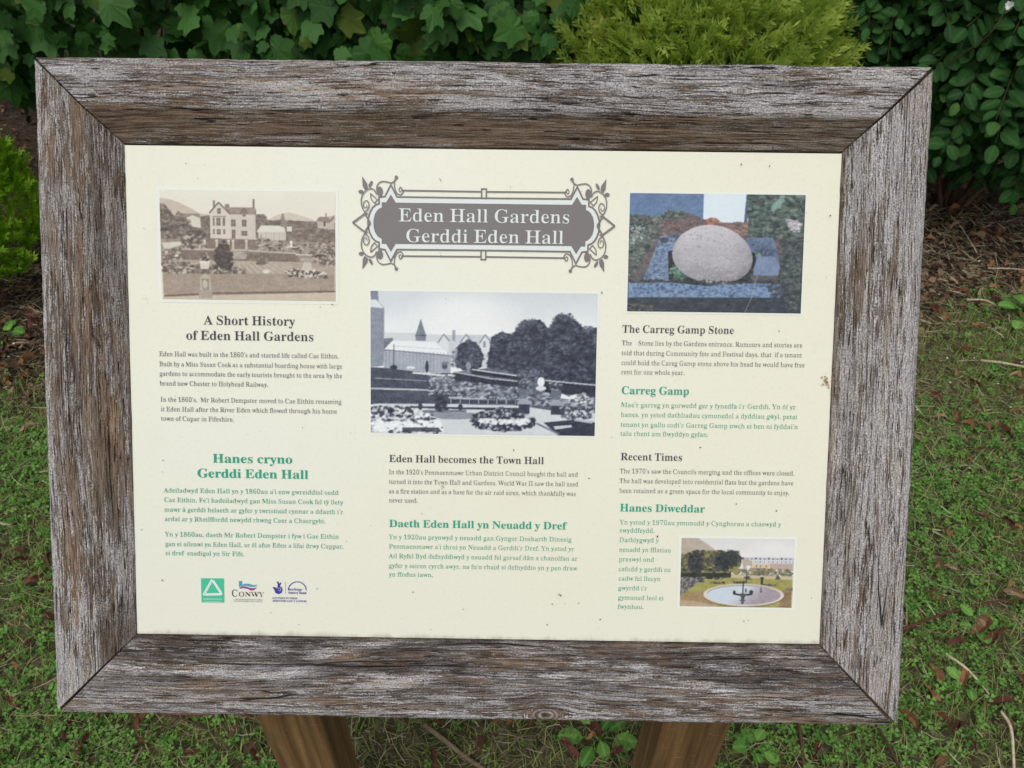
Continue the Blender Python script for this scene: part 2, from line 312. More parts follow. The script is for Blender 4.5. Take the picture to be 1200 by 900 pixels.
FONT = '''
A650|-13 0,-13 27,21 35,35 45,60 82,73 111,307 694,334 693,572 129,612 51,625 38,641 30,660 27,660 0,341 0,341 27,386 32,413 45,422 68,406 121,376 197,154 197,114 94,111 72,119 47,143 32,190 27,190 0|169 239,360 239,263 475
a512|379 -15,337 -8,310 15,298 52,250 16,198 -6,142 -13,110 -10,82 0,60 17,43 39,33 65,30 94,37 135,59 172,95 203,146 230,213 257,296 283,294 385,288 405,278 421,264 431,244 438,220 440,184 436,162 426,155 408,181 356,183 344,174 313,164 301,133 286,115 284,80 292,67 303,51 333,52 375,60 395,92 432,114 446,171 467,241 474,305 470,356 457,392 435,416 404,431 363,436 313,437 66,442 55,460 52,477 62,490 41,456 10,419 -9|225 50,259 61,296 94,296 252,229 225,189 183,176 125,181 83,198 58
B659|24 0,24 26,54 29,77 37,93 48,103 65,109 90,111 122,111 549,103 614,87 637,76 645,23 653,23 678,328 678,474 661,561 609,590 522,572 450,518 399,427 368,536 332,601 275,623 196,615 139,592 90,553 52,499 23,433 6,354 0|271 375,328 378,365 389,392 406,410 431,420 467,424 514,421 555,414 589,401 614,382 632,356 642,302 645,288 640,280 633,272 604|369 40,400 52,422 73,436 103,445 142,448 191,444 241,432 280,413 309,384 328,344 340,271 344,271 97,277 61,284 50,310 38
b537|64 -17,64 578,60 626,55 638,31 651,12 654,12 678,206 678,206 415,241 448,282 467,329 474,363 471,394 461,423 445,448 423,469 397,486 365,499 329,506 290,509 247,506 198,496 153,481 112,459 75,433 44,402 19,366 0,328 -11,286 -15,242 -9,198 10,156 42,79 -17|272 21,304 27,328 44,345 73,356 115,363 170,363 294,356 339,344 374,327 398,304 412,274 417,245 410,231 402,211 376,206 360,206 102,213 57,235 30
C697|382 -16,318 -11,259 4,205 30,157 64,116 106,83 156,59 212,44 273,39 340,44 406,59 467,84 523,117 572,158 613,207 648,261 673,321 688,386 693,434 689,488 676,567 649,599 653,614 668,624 693,650 693,650 459,625 459,599 517,568 566,531 606,489 636,443 654,395 660,294 624,234 516,214 337,236 169,303 69,414 35,454 38,494 49,533 67,571 91,606 121,638 158,666 132,589 50,494 0
c437|232 -15,195 -12,161 -1,129 16,100 39,76 68,56 101,41 139,32 179,29 223,32 270,43 313,60 353,82 388,110 417,143 442,179 460,218 471,260 475,305 472,342 461,373 444,395 421,409 395,413 365,406 333,397 321,369 306,352 304,319 312,299 335,292 373,294 404,289 425,275 438,252 442,205 424,176 370,167 279,171 212,183 157,204 114,232 82,265 63,304 57,339 63,372 79,404 107,424 90,369 32,305 -3
D738|30 0,30 26,79 35,94 44,103 59,110 111,110 557,108 592,101 618,91 635,74 645,51 651,22 653,22 678,330 678,440 668,532 639,604 590,655 523,687 439,697 339,657 151,538 38,340 0|331 36,391 44,439 70,476 112,501 171,517 247,522 341,501 510,438 611,332 645,293 639,282 631,272 599,271 573,271 107,276 63,282 51,293 42
d551|208 -15,175 -12,144 -1,116 16,90 38,69 66,52 99,39 136,32 176,29 219,32 268,40 313,54 354,72 389,94 419,121 443,151 460,183 471,217 474,261 468,299 449,332 417,330 616,325 630,316 641,285 652,262 654,262 678,475 678,475 112,479 73,484 61,506 45,526 41,526 16,469 13,404 2,332 -15,332 58,300 17,258 -7|255 42,285 51,301 62,325 93,332 113,332 360,319 390,307 402,276 416,259 418,231 413,209 397,194 372,183 335,177 287,177 171,183 123,193 87,208 62,229 47
E658|21 0,21 25,53 27,77 33,93 44,104 60,110 84,112 116,112 549,110 587,103 615,93 634,76 644,53 651,24 653,24 678,594 678,594 476,571 476,559 532,537 575,507 605,465 625,411 637,310 639,288 634,282 628,273 596,272 366,329 370,361 381,386 401,405 428,419 466,429 514,453 514,453 176,428 176,416 244,394 290,378 306,359 318,308 330,272 331,274 78,278 62,286 52,318 42,343 41,430 48,467 58,498 71,527 89,552 112,574 139,612 213,640 213,599 0
e448|229 -15,192 -12,157 -1,126 16,98 39,74 67,55 102,41 142,32 186,29 234,32 279,41 320,56 358,76 391,101 420,130 443,162 460,197 471,234 474,287 468,333 449,371 417,399 374,415 321,421 247,174 247,189 145,230 83,297 63,335 70,370 92,402 128,424 108,370 40,305 -1|173 286,300 286,299 358,288 413,277 429,261 439,240 442,203 427,180 380
F602|23 0,23 26,54 30,77 38,93 50,103 67,109 92,111 125,111 558,109 590,102 614,92 630,75 641,21 653,21 678,586 678,586 476,562 476,543 547,529 574,511 596,489 613,462 626,389 640,298 640,281 633,272 607,271 368,323 372,356 383,381 403,400 430,414 468,423 516,450 516,450 176,424 176,415 229,401 270,382 299,357 318,323 329,271 333,271 120,280 64,298 42,312 35,382 26,382 0
f318|22 0,22 24,59 33,70 44,78 82,78 412,24 412,24 462,78 462,78 526,83 575,99 616,126 649,162 673,206 687,259 692,298 689,331 679,357 664,376 643,388 620,392 595,384 559,375 546,349 531,334 529,303 535,291 544,277 567,275 582,294 644,291 653,282 658,250 658,237 651,224 625,220 462,303 462,303 412,220 412,222 70,227 51,235 38,249 30,297 24,297 0
G756|399 -15,330 -10,267 5,211 29,161 62,119 104,86 153,61 209,46 272,41 341,46 408,61 469,86 524,119 573,160 614,208 648,261 673,320 688,383 693,436 689,492 677,569 650,597 654,617 679,624 693,651 693,651 458,625 458,591 532,569 564,518 615,490 635,460 649,430 657,398 660,297 624,237 517,217 339,223 243,240 163,268 101,306 55,354 28,410 19,444 21,470 29,489 41,500 57,508 79,508 218,501 239,490 254,472 263,410 271,410 295,745 295,745 271,694 263,680 254,671 240,664 191,664 43,576 11,488 -9
g487|217 -209,158 -206,109 -197,71 -181,43 -160,27 -137,21 -111,30 -81,57 -57,102 -38,65 -15,42 13,35 45,38 69,47 90,63 110,115 146,152 164,86 200,46 251,33 316,36 346,45 374,59 399,79 420,102 439,131 454,162 465,234 474,273 472,347 453,472 453,472 399,399 399,418 369,430 337,434 303,431 275,424 249,411 225,394 204,348 172,320 161,256 153,195 153,180 149,158 130,150 106,157 88,177 77,310 72,386 60,413 50,435 36,451 19,461 -2,470 -55,463 -100,441 -137,406 -168,356 -191,293 -204|234 185,256 189,272 199,284 217,296 274,297 314,291 386,284 411,272 428,256 439,234 442,213 439,196 428,185 411,172 354,170 314,176 242,185 217,196 199,213 189|239 -173,324 -165,375 -140,392 -98,390 -82,383 -70,354 -56,332 -52,144 -51,125 -68,113 -87,109 -108,113 -125,123 -140,141 -154,166 -165,198 -171
H779|23 0,23 26,54 29,77 36,93 47,103 64,109 88,111 120,111 564,109 593,103 615,93 631,77 642,24 653,24 678,360 678,360 653,304 643,284 629,278 618,271 564,271 373,509 373,506 604,497 629,488 637,443 651,420 653,420 678,755 678,755 653,701 642,686 632,677 616,669 564,669 120,677 66,687 49,702 37,725 29,755 26,755 0,420 0,420 26,474 36,490 46,501 62,507 86,509 329,271 329,273 88,279 64,289 47,305 36,329 29,360 26,360 0
h567|27 0,27 24,58 31,67 38,77 64,78 83,78 594,74 628,68 639,46 652,28 655,28 678,220 678,220 397,261 440,308 465,362 474,434 456,478 403,492 315,493 64,496 49,511 31,541 24,541 0,301 0,301 24,331 31,345 50,350 83,349 348,341 384,333 395,320 402,302 404,272 398,245 380,220 350,221 64,224 49,238 31,268 24,268 0
I388|20 0,20 26,74 38,91 48,103 63,110 84,112 112,112 576,110 603,104 623,94 637,78 645,20 653,20 678,364 678,364 653,308 645,292 637,281 623,274 603,272 576,272 115,279 66,294 46,307 39,366 26,366 0
i295|130 541,112 549,97 561,85 576,77 594,77 634,85 652,97 668,112 680,130 688,170 688,188 680,204 668,215 652,223 634,223 594,215 576,187 549,170 541|27 0,27 24,58 31,68 38,77 63,77 397,70 424,48 435,30 437,31 462,221 462,221 83,225 50,230 39,251 27,268 24,268 0
J492|162 -97,103 -89,77 -80,33 -52,5 -12,-3 10,-3 56,4 75,16 91,48 109,66 111,103 103,118 92,129 78,138 41,137 26,114 -29,119 -46,133 -57,156 -60,178 -57,195 -50,207 -37,219 4,220 32,220 546,212 609,195 633,182 641,118 653,118 678,468 678,468 653,412 642,392 624,387 612,380 546,380 132,356 5,283 -72
j312|138 543,120 551,105 562,93 578,85 596,85 636,93 654,121 682,138 690,178 690,196 682,212 670,224 654,232 636,232 596,224 579,196 551,178 543|53 -209,5 -203,-16 -195,-52 -172,-65 -157,-81 -123,-83 -104,-76 -72,-67 -60,-39 -45,-22 -43,10 -50,22 -58,37 -82,39 -98,28 -130,17 -148,19 -165,29 -172,46 -174,65 -171,79 -163,87 -149,95 -80,95 372,90 412,83 424,55 436,33 438,33 462,237 462,237 -32,232 -86,215 -130,189 -165,152 -189,107 -204
K760|24 0,24 26,55 29,78 36,94 47,104 64,110 88,112 120,112 564,110 593,104 615,94 632,78 643,55 650,25 653,25 678,361 678,361 653,305 643,285 629,279 618,272 564,272 348,501 582,514 604,519 623,509 640,481 650,433 653,433 678,723 678,723 653,650 640,584 601,513 537,403 424,690 69,725 37,754 28,773 26,773 0,418 0,418 26,473 29,495 43,497 51,485 79,297 318,272 295,274 88,280 64,290 47,306 36,330 29,361 26,361 0
k534|26 0,26 24,58 31,68 39,77 64,78 83,78 592,74 629,70 640,49 652,30 654,31 678,220 678,220 251,352 385,363 414,357 427,340 434,306 437,306 462,514 462,514 437,477 430,442 413,409 387,331 311,528 36,543 27,560 24,560 0,314 0,314 24,341 27,352 34,355 55,242 219,220 200,221 64,224 50,238 32,268 24,268 0
L635|23 0,23 26,54 29,77 36,93 47,103 64,109 88,111 120,111 564,109 594,103 617,93 633,77 643,24 653,24 678,372 678,372 653,310 646,287 631,280 620,271 564,271 123,276 70,288 52,298 47,348 41,434 49,469 59,499 74,527 93,551 119,591 187,609 230,636 230,598 0
l297|27 0,27 24,58 31,68 38,77 63,78 83,78 592,70 639,62 647,30 654,30 678,221 678,221 83,225 50,230 39,251 27,268 24,268 0
M944|21 0,21 26,75 36,92 47,103 63,110 87,112 118,112 569,105 619,90 637,45 651,22 653,22 678,275 678,472 212,669 678,919 678,919 653,868 641,853 630,842 614,836 592,834 563,834 127,841 64,855 41,866 35,918 26,918 0,589 0,589 26,644 37,664 53,670 66,677 124,677 594,429 0,402 0,157 579,157 119,159 85,166 60,178 44,196 34,252 26,252 0
m825|27 0,27 24,58 31,67 38,77 64,77 396,74 411,59 431,28 438,28 462,218 462,218 394,258 438,303 465,353 474,412 465,453 436,477 389,519 436,567 465,622 474,693 456,736 403,750 315,751 64,754 49,768 31,798 24,798 0,562 0,562 24,591 31,600 39,609 65,609 348,601 384,593 395,580 402,562 404,534 398,507 381,483 353,484 65,487 50,501 31,530 24,530 0,297 0,297 24,326 31,335 39,344 65,344 348,341 368,328 395,315 402,297 404,267 398,241 380,218 350,219 65,222 50,235 32,264 24,264 0
N735|600 -16,159 521,159 117,167 62,177 46,192 36,248 26,248 0,27 0,27 26,81 35,100 50,106 62,113 117,113 578,54 645,27 653,27 678,233 678,582 251,581 584,579 602,569 628,560 636,516 650,493 653,493 678,714 678,714 653,683 650,660 643,645 633,636 616,628 561,628 -16
n567|27 0,27 24,58 31,67 38,77 64,77 396,74 411,59 431,28 438,28 462,220 462,220 398,260 440,308 466,362 474,434 456,478 403,492 315,493 64,496 49,511 31,541 24,541 0,301 0,301 24,331 31,345 50,350 83,349 348,341 384,333 395,320 402,302 404,272 398,245 380,220 350,221 64,224 49,238 31,268 24,268 0
O782|388 -16,340 -13,294 -4,251 11,211 31,174 56,141 86,111 120,87 158,67 199,53 243,44 290,41 339,44 388,53 434,67 479,87 520,111 557,141 592,175 621,212 647,254 667,298 682,345 691,395 694,443 691,489 682,532 668,572 648,609 623,642 594,671 560,696 522,716 481,730 436,739 389,742 339,739 290,730 243,716 199,695 158,671 120,641 86,607 56,570 31,529 11,484 -4,437 -13|394 18,489 54,546 161,565 339,560 436,544 516,518 579,482 624,438 651,387 660,292 624,235 517,216 339,221 243,237 163,264 100,300 54,343 27
o501|251 -15,209 -11,170 -1,135 17,103 41,77 70,56 105,40 143,31 185,28 229,31 275,40 317,56 356,77 390,103 419,135 443,170 460,208 471,250 474,292 471,330 460,365 443,396 420,422 391,444 357,459 318,469 276,472 229,469 183,459 141,444 102,422 68,396 39,366 16,331 -1,293 -12|251 17,276 22,296 35,311 58,324 121,327 188,325 307,319 365,309 403,295 426,275 440,251 445,225 440,205 426,191 403,182 365,174 189,178 122,191 58,206 35,226 22
P622|23 0,23 26,54 29,77 36,93 47,103 64,109 88,111 120,111 564,109 593,103 615,93 631,77 642,24 653,24 678,318 678,395 675,456 668,500 655,532 638,558 617,580 592,596 563,606 530,609 494,602 441,581 396,546 358,497 329,435 312,360 306,271 306,273 88,279 64,289 47,305 36,329 29,360 26,360 0|271 342,345 346,379 357,405 376,421 404,432 442,435 490,432 537,424 576,410 605,388 626,359 638,304 641,291 637,276 622,272 609
p553|26 -207,26 -184,60 -175,72 -160,78 -95,78 362,74 409,69 422,47 435,29 439,29 462,213 462,213 391,247 438,291 466,343 475,377 472,408 461,436 444,461 421,482 393,499 360,511 322,519 282,521 238,518 191,511 148,498 108,481 72,459 42,434 18,404 -1,373 -11,338 -15,292 -8,253 13,220 48,223 -131,231 -159,239 -169,276 -182,294 -183,294 -207|291 42,319 47,340 62,356 88,367 125,374 172,374 286,368 332,359 369,345 394,324 409,296 414,267 407,242 386,220 350,220 102,238 69,262 49
Q782|563 -172,441 -153,346 -96,278 -1,231 19,189 44,151 75,118 110,91 149,70 192,54 239,44 288,41 339,44 388,53 434,67 479,87 520,111 557,141 592,175 621,212 647,254 667,298 682,345 691,395 694,443 691,489 682,532 668,572 648,609 623,642 594,671 560,696 522,716 481,730 436,739 389,742 339,735 262,713 191,676 128,626 73,565 31,492 0,536 -67,592 -107,662 -120,732 -109,737 -137,677 -156,619 -168|395 18,490 54,547 161,566 339,561 436,545 516,518 579,482 624,438 651,387 660,292 624,235 517,216 339,221 243,238 163,265 100,301 54,344 27
q542|260 -207,260 -183,306 -176,319 -170,327 -159,333 -124,333 43,298 11,257 -8,211 -14,177 -11,146 -1,117 15,92 37,70 64,53 96,40 132,33 171,30 214,33 263,43 308,59 349,81 386,107 416,139 442,174 460,212 471,253 475,298 469,341 450,383 419,460 477,476 477,476 -124,480 -158,486 -169,509 -181,527 -183,527 -207|266 44,295 51,309 59,329 84,333 100,333 359,326 403,304 430,267 439,236 433,212 417,195 389,183 349,176 297,176 174,183 126,195 90,212 64,235 49
R704|23 0,23 26,54 29,77 36,93 47,103 64,109 88,111 120,111 564,109 593,103 615,93 631,77 642,24 653,24 678,323 678,415 673,489 658,547 634,588 599,613 554,621 498,604 425,553 370,469 333,664 47,684 31,715 26,715 0,504 0,300 316,271 316,273 88,279 64,289 47,305 36,329 29,360 26,360 0|271 348,350 352,388 364,417 385,436 414,448 452,452 500,439 579,400 626,334 642,293 636,282 629,272 599
r428|27 0,27 24,58 31,68 38,77 63,77 397,69 425,48 435,30 437,31 462,217 462,217 375,256 429,279 449,325 471,347 474,373 472,394 464,410 453,422 437,429 418,429 378,423 362,401 339,386 333,353 332,340 337,301 380,292 385,267 384,254 375,230 339,224 315,224 63,228 48,237 38,269 26,294 24,294 0
S581|64 -16,64 235,93 235,112 169,136 115,166 74,202 45,244 28,293 22,328 26,358 36,383 54,401 76,411 103,415 133,406 174,379 209,335 238,189 313,147 344,115 376,92 411,79 450,74 494,77 533,86 568,100 600,120 627,143 650,172 669,203 683,238 691,318 691,446 662,461 666,471 676,477 694,505 694,505 475,480 475,455 543,437 573,394 621,343 652,317 659,289 662,257 659,230 650,208 635,191 615,181 592,178 566,181 541,190 520,204 501,250 467,415 387,447 367,493 326,509 303,529 255,533 228,532 157,521 120,505 86,481 56,453 32,418 12,378 -3,334 -12,253 -13,219 -9,130 18,116 17,99 4,91 -16
s429|225 -15,164 -5,109 13,95 10,84 1,76 -13,53 -13,53 157,79 157,91 118,107 85,129 58,154 38,181 26,209 22,251 30,266 40,277 53,286 87,280 113,262 136,232 156,127 211,81 252,67 275,58 300,55 328,60 368,73 403,97 433,128 456,165 470,234 473,317 454,336 463,343 475,363 475,363 330,340 330,328 363,312 391,293 413,271 428,247 438,202 439,186 434,164 414,158 401,158 371,163 358,184 335,316 265,341 246,360 226,373 202,380 174,383 141,378 96,364 58,340 27,307 4,269 -10
T630|137 0,137 26,169 28,194 35,212 46,223 63,230 88,232 120,232 645,173 640,131 625,97 601,71 567,53 524,43 473,16 473,16 678,611 678,611 472,586 472,558 568,496 626,392 645,392 120,394 87,401 62,412 45,429 34,454 28,488 26,488 0
t340|184 -14,148 -11,119 -1,98 16,84 39,75 69,72 106,72 415,30 415,30 446,131 550,192 631,215 631,215 462,309 462,309 415,215 415,218 88,229 67,250 60,272 66,291 83,307 111,331 98,294 36,245 -2
U733|369 -19,286 -12,219 8,170 43,136 91,116 154,109 231,109 564,107 593,101 615,91 631,75 642,22 653,22 678,358 678,358 653,302 643,281 629,275 618,269 564,269 208,273 154,284 110,303 77,329 52,365 38,409 33,506 56,565 124,584 237,584 563,582 592,576 615,565 631,548 641,489 653,489 678,706 678,706 653,658 639,645 628,636 612,629 563,629 270,622 176,601 102,566 48,515 11,450 -12
u558|195 -15,153 -11,121 3,97 26,81 57,71 96,68 144,67 390,59 421,50 430,17 438,17 462,211 462,211 110,217 80,225 69,248 55,263 53,292 58,318 73,340 98,339 392,329 422,319 430,282 438,282 462,482 462,482 104,487 68,493 58,517 46,536 44,536 19,478 15,412 4,340 -15,340 60,301 20,277 5,224 -13
V637|316 -19,66 567,34 626,20 639,2 648,-21 653,-21 678,314 678,314 653,264 649,236 636,229 624,228 598,240 563,385 213,518 562,528 609,526 624,519 635,493 648,445 653,445 678,658 678,658 653,622 646,608 637,582 600,569 570,342 -19
v456|212 -15,57 369,33 419,12 435,-4 437,-4 462,244 462,244 438,210 435,196 426,192 411,275 182,359 405,353 423,334 434,303 438,303 462,454 462,454 439,424 426,414 415,387 362,238 -15
W910|254 -16,48 585,23 636,-4 651,-23 653,-23 678,269 678,269 653,234 648,223 643,211 625,209 611,220 555,332 228,448 525,418 615,409 630,384 646,341 653,341 678,654 678,654 653,616 649,593 635,585 613,594 575,706 247,812 572,816 590,815 621,810 633,788 647,749 653,749 678,929 678,929 653,897 639,885 627,856 565,664 -16,637 -16,470 460,283 -16
w647|182 -15,25 394,9 424,-16 437,-16 462,206 462,206 437,178 431,171 419,178 376,248 189,314 350,288 422,275 434,250 439,250 462,481 462,481 437,458 433,445 425,440 411,443 390,500 210,575 401,571 425,545 437,530 439,530 462,663 462,663 439,640 432,613 384,453 -15,430 -15,332 293,208 -15
X701|17 0,17 26,59 34,98 58,134 99,288 310,100 598,56 644,41 651,21 653,21 678,363 678,363 653,309 649,289 637,283 618,300 578,394 431,493 580,505 616,497 636,474 648,436 653,436 678,682 678,682 653,649 650,623 643,600 630,554 586,418 394,615 85,650 41,673 28,691 26,691 0,355 0,355 26,401 30,424 42,432 61,422 95,312 272,194 102,185 67,193 44,218 31,259 26,259 0
x475|7 0,7 22,36 34,65 55,92 84,183 203,64 392,46 416,26 431,6 437,6 462,251 462,251 438,228 436,214 429,209 417,222 387,273 306,347 405,348 422,329 435,299 438,299 462,463 462,463 441,435 430,407 409,295 274,451 32,475 23,475 0,231 0,231 24,265 29,275 38,276 45,268 71,205 170,134 75,126 51,131 35,146 25,175 22,175 0
Y634|151 0,151 26,182 29,205 36,221 47,231 64,237 88,239 266,69 576,36 626,1 648,-20 652,-20 678,308 678,308 652,260 648,239 637,234 629,233 610,370 336,496 545,516 589,519 607,511 632,486 647,439 652,439 678,654 678,654 652,622 642,609 632,570 583,399 303,401 88,407 64,417 47,433 36,457 29,488 26,488 0
y447|54 -206,33 -199,15 -186,1 -169,-7 -149,-8 -108,-2 -93,20 -68,35 -61,69 -61,83 -65,104 -84,109 -97,112 -139,118 -145,128 -147,140 -143,178 -97,193 -66,209 -7,54 373,27 424,7 436,-5 437,-7 462,241 462,241 437,202 431,192 419,191 409,198 382,276 177,353 395,353 418,348 426,318 436,302 437,302 462,446 462,446 437,422 429,413 418,386 361,241 -36,208 -114,193 -143,160 -182,142 -195,102 -207
Z658|30 0,30 16,411 640,278 638,211 626,184 613,160 596,140 575,106 512,91 471,66 471,85 678,605 678,605 660,228 43,356 43,420 48,475 64,520 91,556 129,585 180,606 244,631 244,606 0
z436|19 0,19 21,250 428,157 425,129 418,108 405,90 385,76 357,65 322,39 322,47 462,409 462,409 433,187 37,270 40,305 49,332 65,353 88,372 120,387 160,411 160,399 0
0559|280 -10,223 -5,175 10,135 36,102 71,77 114,58 165,44 223,37 288,34 359,37 430,44 494,58 552,77 603,102 645,135 679,175 704,224 719,281 724,335 719,382 704,422 679,454 645,480 602,500 552,514 493,522 429,525 358,522 287,514 223,500 165,480 114,454 71,421 36,381 10,334 -5|280 55,313 64,337 91,353 135,362 195,370 358,362 520,353 580,337 624,313 650,281 659,248 650,223 624,207 580,197 520,189 358,197 195,207 135,223 91,247 64
1559|97 0,97 53,195 55,207 59,224 79,229 118,229 619,161 544,140 528,120 518,100 515,71 524,59 535,44 568,42 589,110 613,165 644,266 718,378 718,378 118,382 83,397 61,429 53,510 53,510 0
2559|35 0,35 103,221 294,253 331,298 397,313 427,331 487,336 519,335 588,328 615,316 637,300 651,281 660,259 663,228 658,205 644,188 620,176 586,169 543,167 490,131 493,101 500,75 513,55 531,43 557,39 589,42 612,50 635,64 656,83 675,107 692,137 706,172 716,259 724,328 719,385 704,430 680,462 646,481 606,488 558,482 512,476 490,451 443,386 360,230 205,130 110,383 112,400 118,429 142,439 159,454 210,513 210,508 0
3559|196 -8,155 -2,92 19,68 34,51 52,31 90,28 110,31 133,39 153,54 168,91 186,113 188,117 149,128 117,147 92,172 74,202 64,257 61,278 66,314 84,329 99,351 142,359 207,355 243,341 274,319 301,288 322,250 334,142 338,142 400,208 400,248 405,280 418,304 441,321 470,332 506,335 547,333 580,326 609,314 632,298 649,277 660,252 663,230 661,212 653,198 641,178 605,166 508,128 510,96 518,70 530,51 547,40 569,36 597,42 631,61 661,92 687,135 708,190 720,257 724,323 719,380 705,426 682,460 649,481 609,488 561,483 519,468 481,444 449,412 421,376 398,335 381,389 366,416 355,465 321,485 300,501 273,510 242,513 206,511 168,503 133,491 104,474 78,453 56,403 22,374 10,311 -5,277 -9
4559|180 0,180 53,230 54,266 66,279 78,287 98,290 186,13 186,13 247,297 714,436 714,436 252,540 252,540 186,436 186,439 98,447 78,460 66,496 54,531 53,531 0|83 252,290 252,293 555,297 619,235 503,228 491
5559|198 -8,158 -2,98 20,76 35,49 71,42 91,42 132,50 150,62 163,98 178,120 180,131 124,150 91,183 68,230 60,251 62,291 75,308 86,336 124,345 150,353 220,349 266,337 303,318 332,291 352,257 364,172 366,106 350,60 368,92 714,470 714,475 532,418 532,402 586,389 600,378 603,156 604,140 419,188 430,229 434,322 428,384 410,436 381,475 339,498 285,506 220,503 179,496 143,483 111,445 60,421 41,366 12,336 2,275 -9
6559|293 -10,246 -6,202 6,163 27,128 55,99 93,76 139,59 193,48 257,45 330,53 436,76 530,94 572,115 610,140 643,170 671,204 694,242 710,284 721,330 724,405 717,434 709,476 684,490 668,505 633,504 594,495 576,480 560,458 546,427 539,387 536,382 596,370 631,351 656,321 665,284 657,253 635,227 597,207 544,193 479,186 401,240 427,292 437,324 438,381 432,429 414,470 384,500 342,518 292,524 231,518 164,498 106,466 57,420 20,363 -3|296 56,320 60,340 74,357 96,369 127,377 169,379 221,376 270,368 310,355 340,336 360,314 373,287 377,249 370,197 340,186 329,190 242,201 172,219 121,241 85,267 63
7559|165 0,431 605,168 605,138 599,119 582,110 554,104 504,44 504,49 714,526 714,526 665,250 0
8559|273 -10,221 -7,175 2,136 16,103 35,76 58,56 86,42 116,33 148,30 182,34 223,48 258,71 288,136 338,177 361,140 385,109 412,85 440,67 471,57 505,53 542,55 573,63 602,75 631,93 656,117 679,148 698,186 712,232 721,285 724,350 719,403 702,445 675,474 639,492 597,498 549,494 512,482 480,462 454,402 409,363 387,417 358,460 328,491 297,512 264,525 228,529 189,522 131,499 82,462 43,411 13,348 -4|302 421,342 453,356 472,370 520,372 551,362 606,343 637,331 649,299 664,279 666,254 662,233 652,216 634,204 611,196 584,194 554,197 522,206 495,222 474,270 438|278 47,310 51,337 63,360 82,376 108,387 138,390 172,386 203,375 230,356 254,291 298,244 321,204 286,188 265,175 240,168 211,165 178,168 142,179 110,196 84,219 63,246 51
9559|227 -10,158 -3,131 7,92 33,79 49,65 85,63 103,68 129,75 140,97 156,112 160,137 106,154 84,175 67,201 56,232 53,305 85,352 182,373 343,338 309,291 284,231 275,177 281,130 299,90 328,59 369,41 420,35 482,38 528,47 570,62 609,84 642,110 671,142 694,178 710,219 721,264 724,311 720,354 708,393 689,428 661,457 625,482 580,500 526,510 462,514 388,507 283,485 187,468 145,448 107,422 73,393 44,359 21,320 4,276 -7|274 347,316 355,334 366,362 395,373 414,369 492,360 553,344 600,323 631,299 651,270 657,244 652,221 638,204 615,190 582,183 539,180 488,190 410,222 363
'''
# ================================================================== THE INFORMATION BOARD
YAW, TILT = rad(-.399), rad(35.645)
BX = np.array([math.cos(YAW), math.sin(YAW), 0]); _bk = np.array([-math.sin(YAW), math.cos(YAW), 0])
BY = np.array([0, 0, 1])*math.cos(TILT)+_bk*math.sin(TILT); BN = np.cross(BX, BY)
BO = np.array([-.03415, .60145, 1.5-.53265])
BW, BH = .9070, .6885; FW = .0820; PD = -.018       # outer size, rail width, depth of the panel's face
def to_board(px, py, depth=PD):
    q = on_plane(px, py, BO+BN*depth, BN)-BO-BN*depth; return float(q@BX), float(q@BY)
board = empty('information_board', (float(BO[0]), .47, 0), 'weathered wooden framed information board on two posts with cream history panel', 'information board')
BMAT = Matrix.Translation(-Vector(board.location)) @ Matrix(((BX[0], BY[0], BN[0], BO[0]), (BX[1], BY[1], BN[1], BO[1]), (BX[2], BY[2], BN[2], BO[2]), (0, 0, 0, 1)))

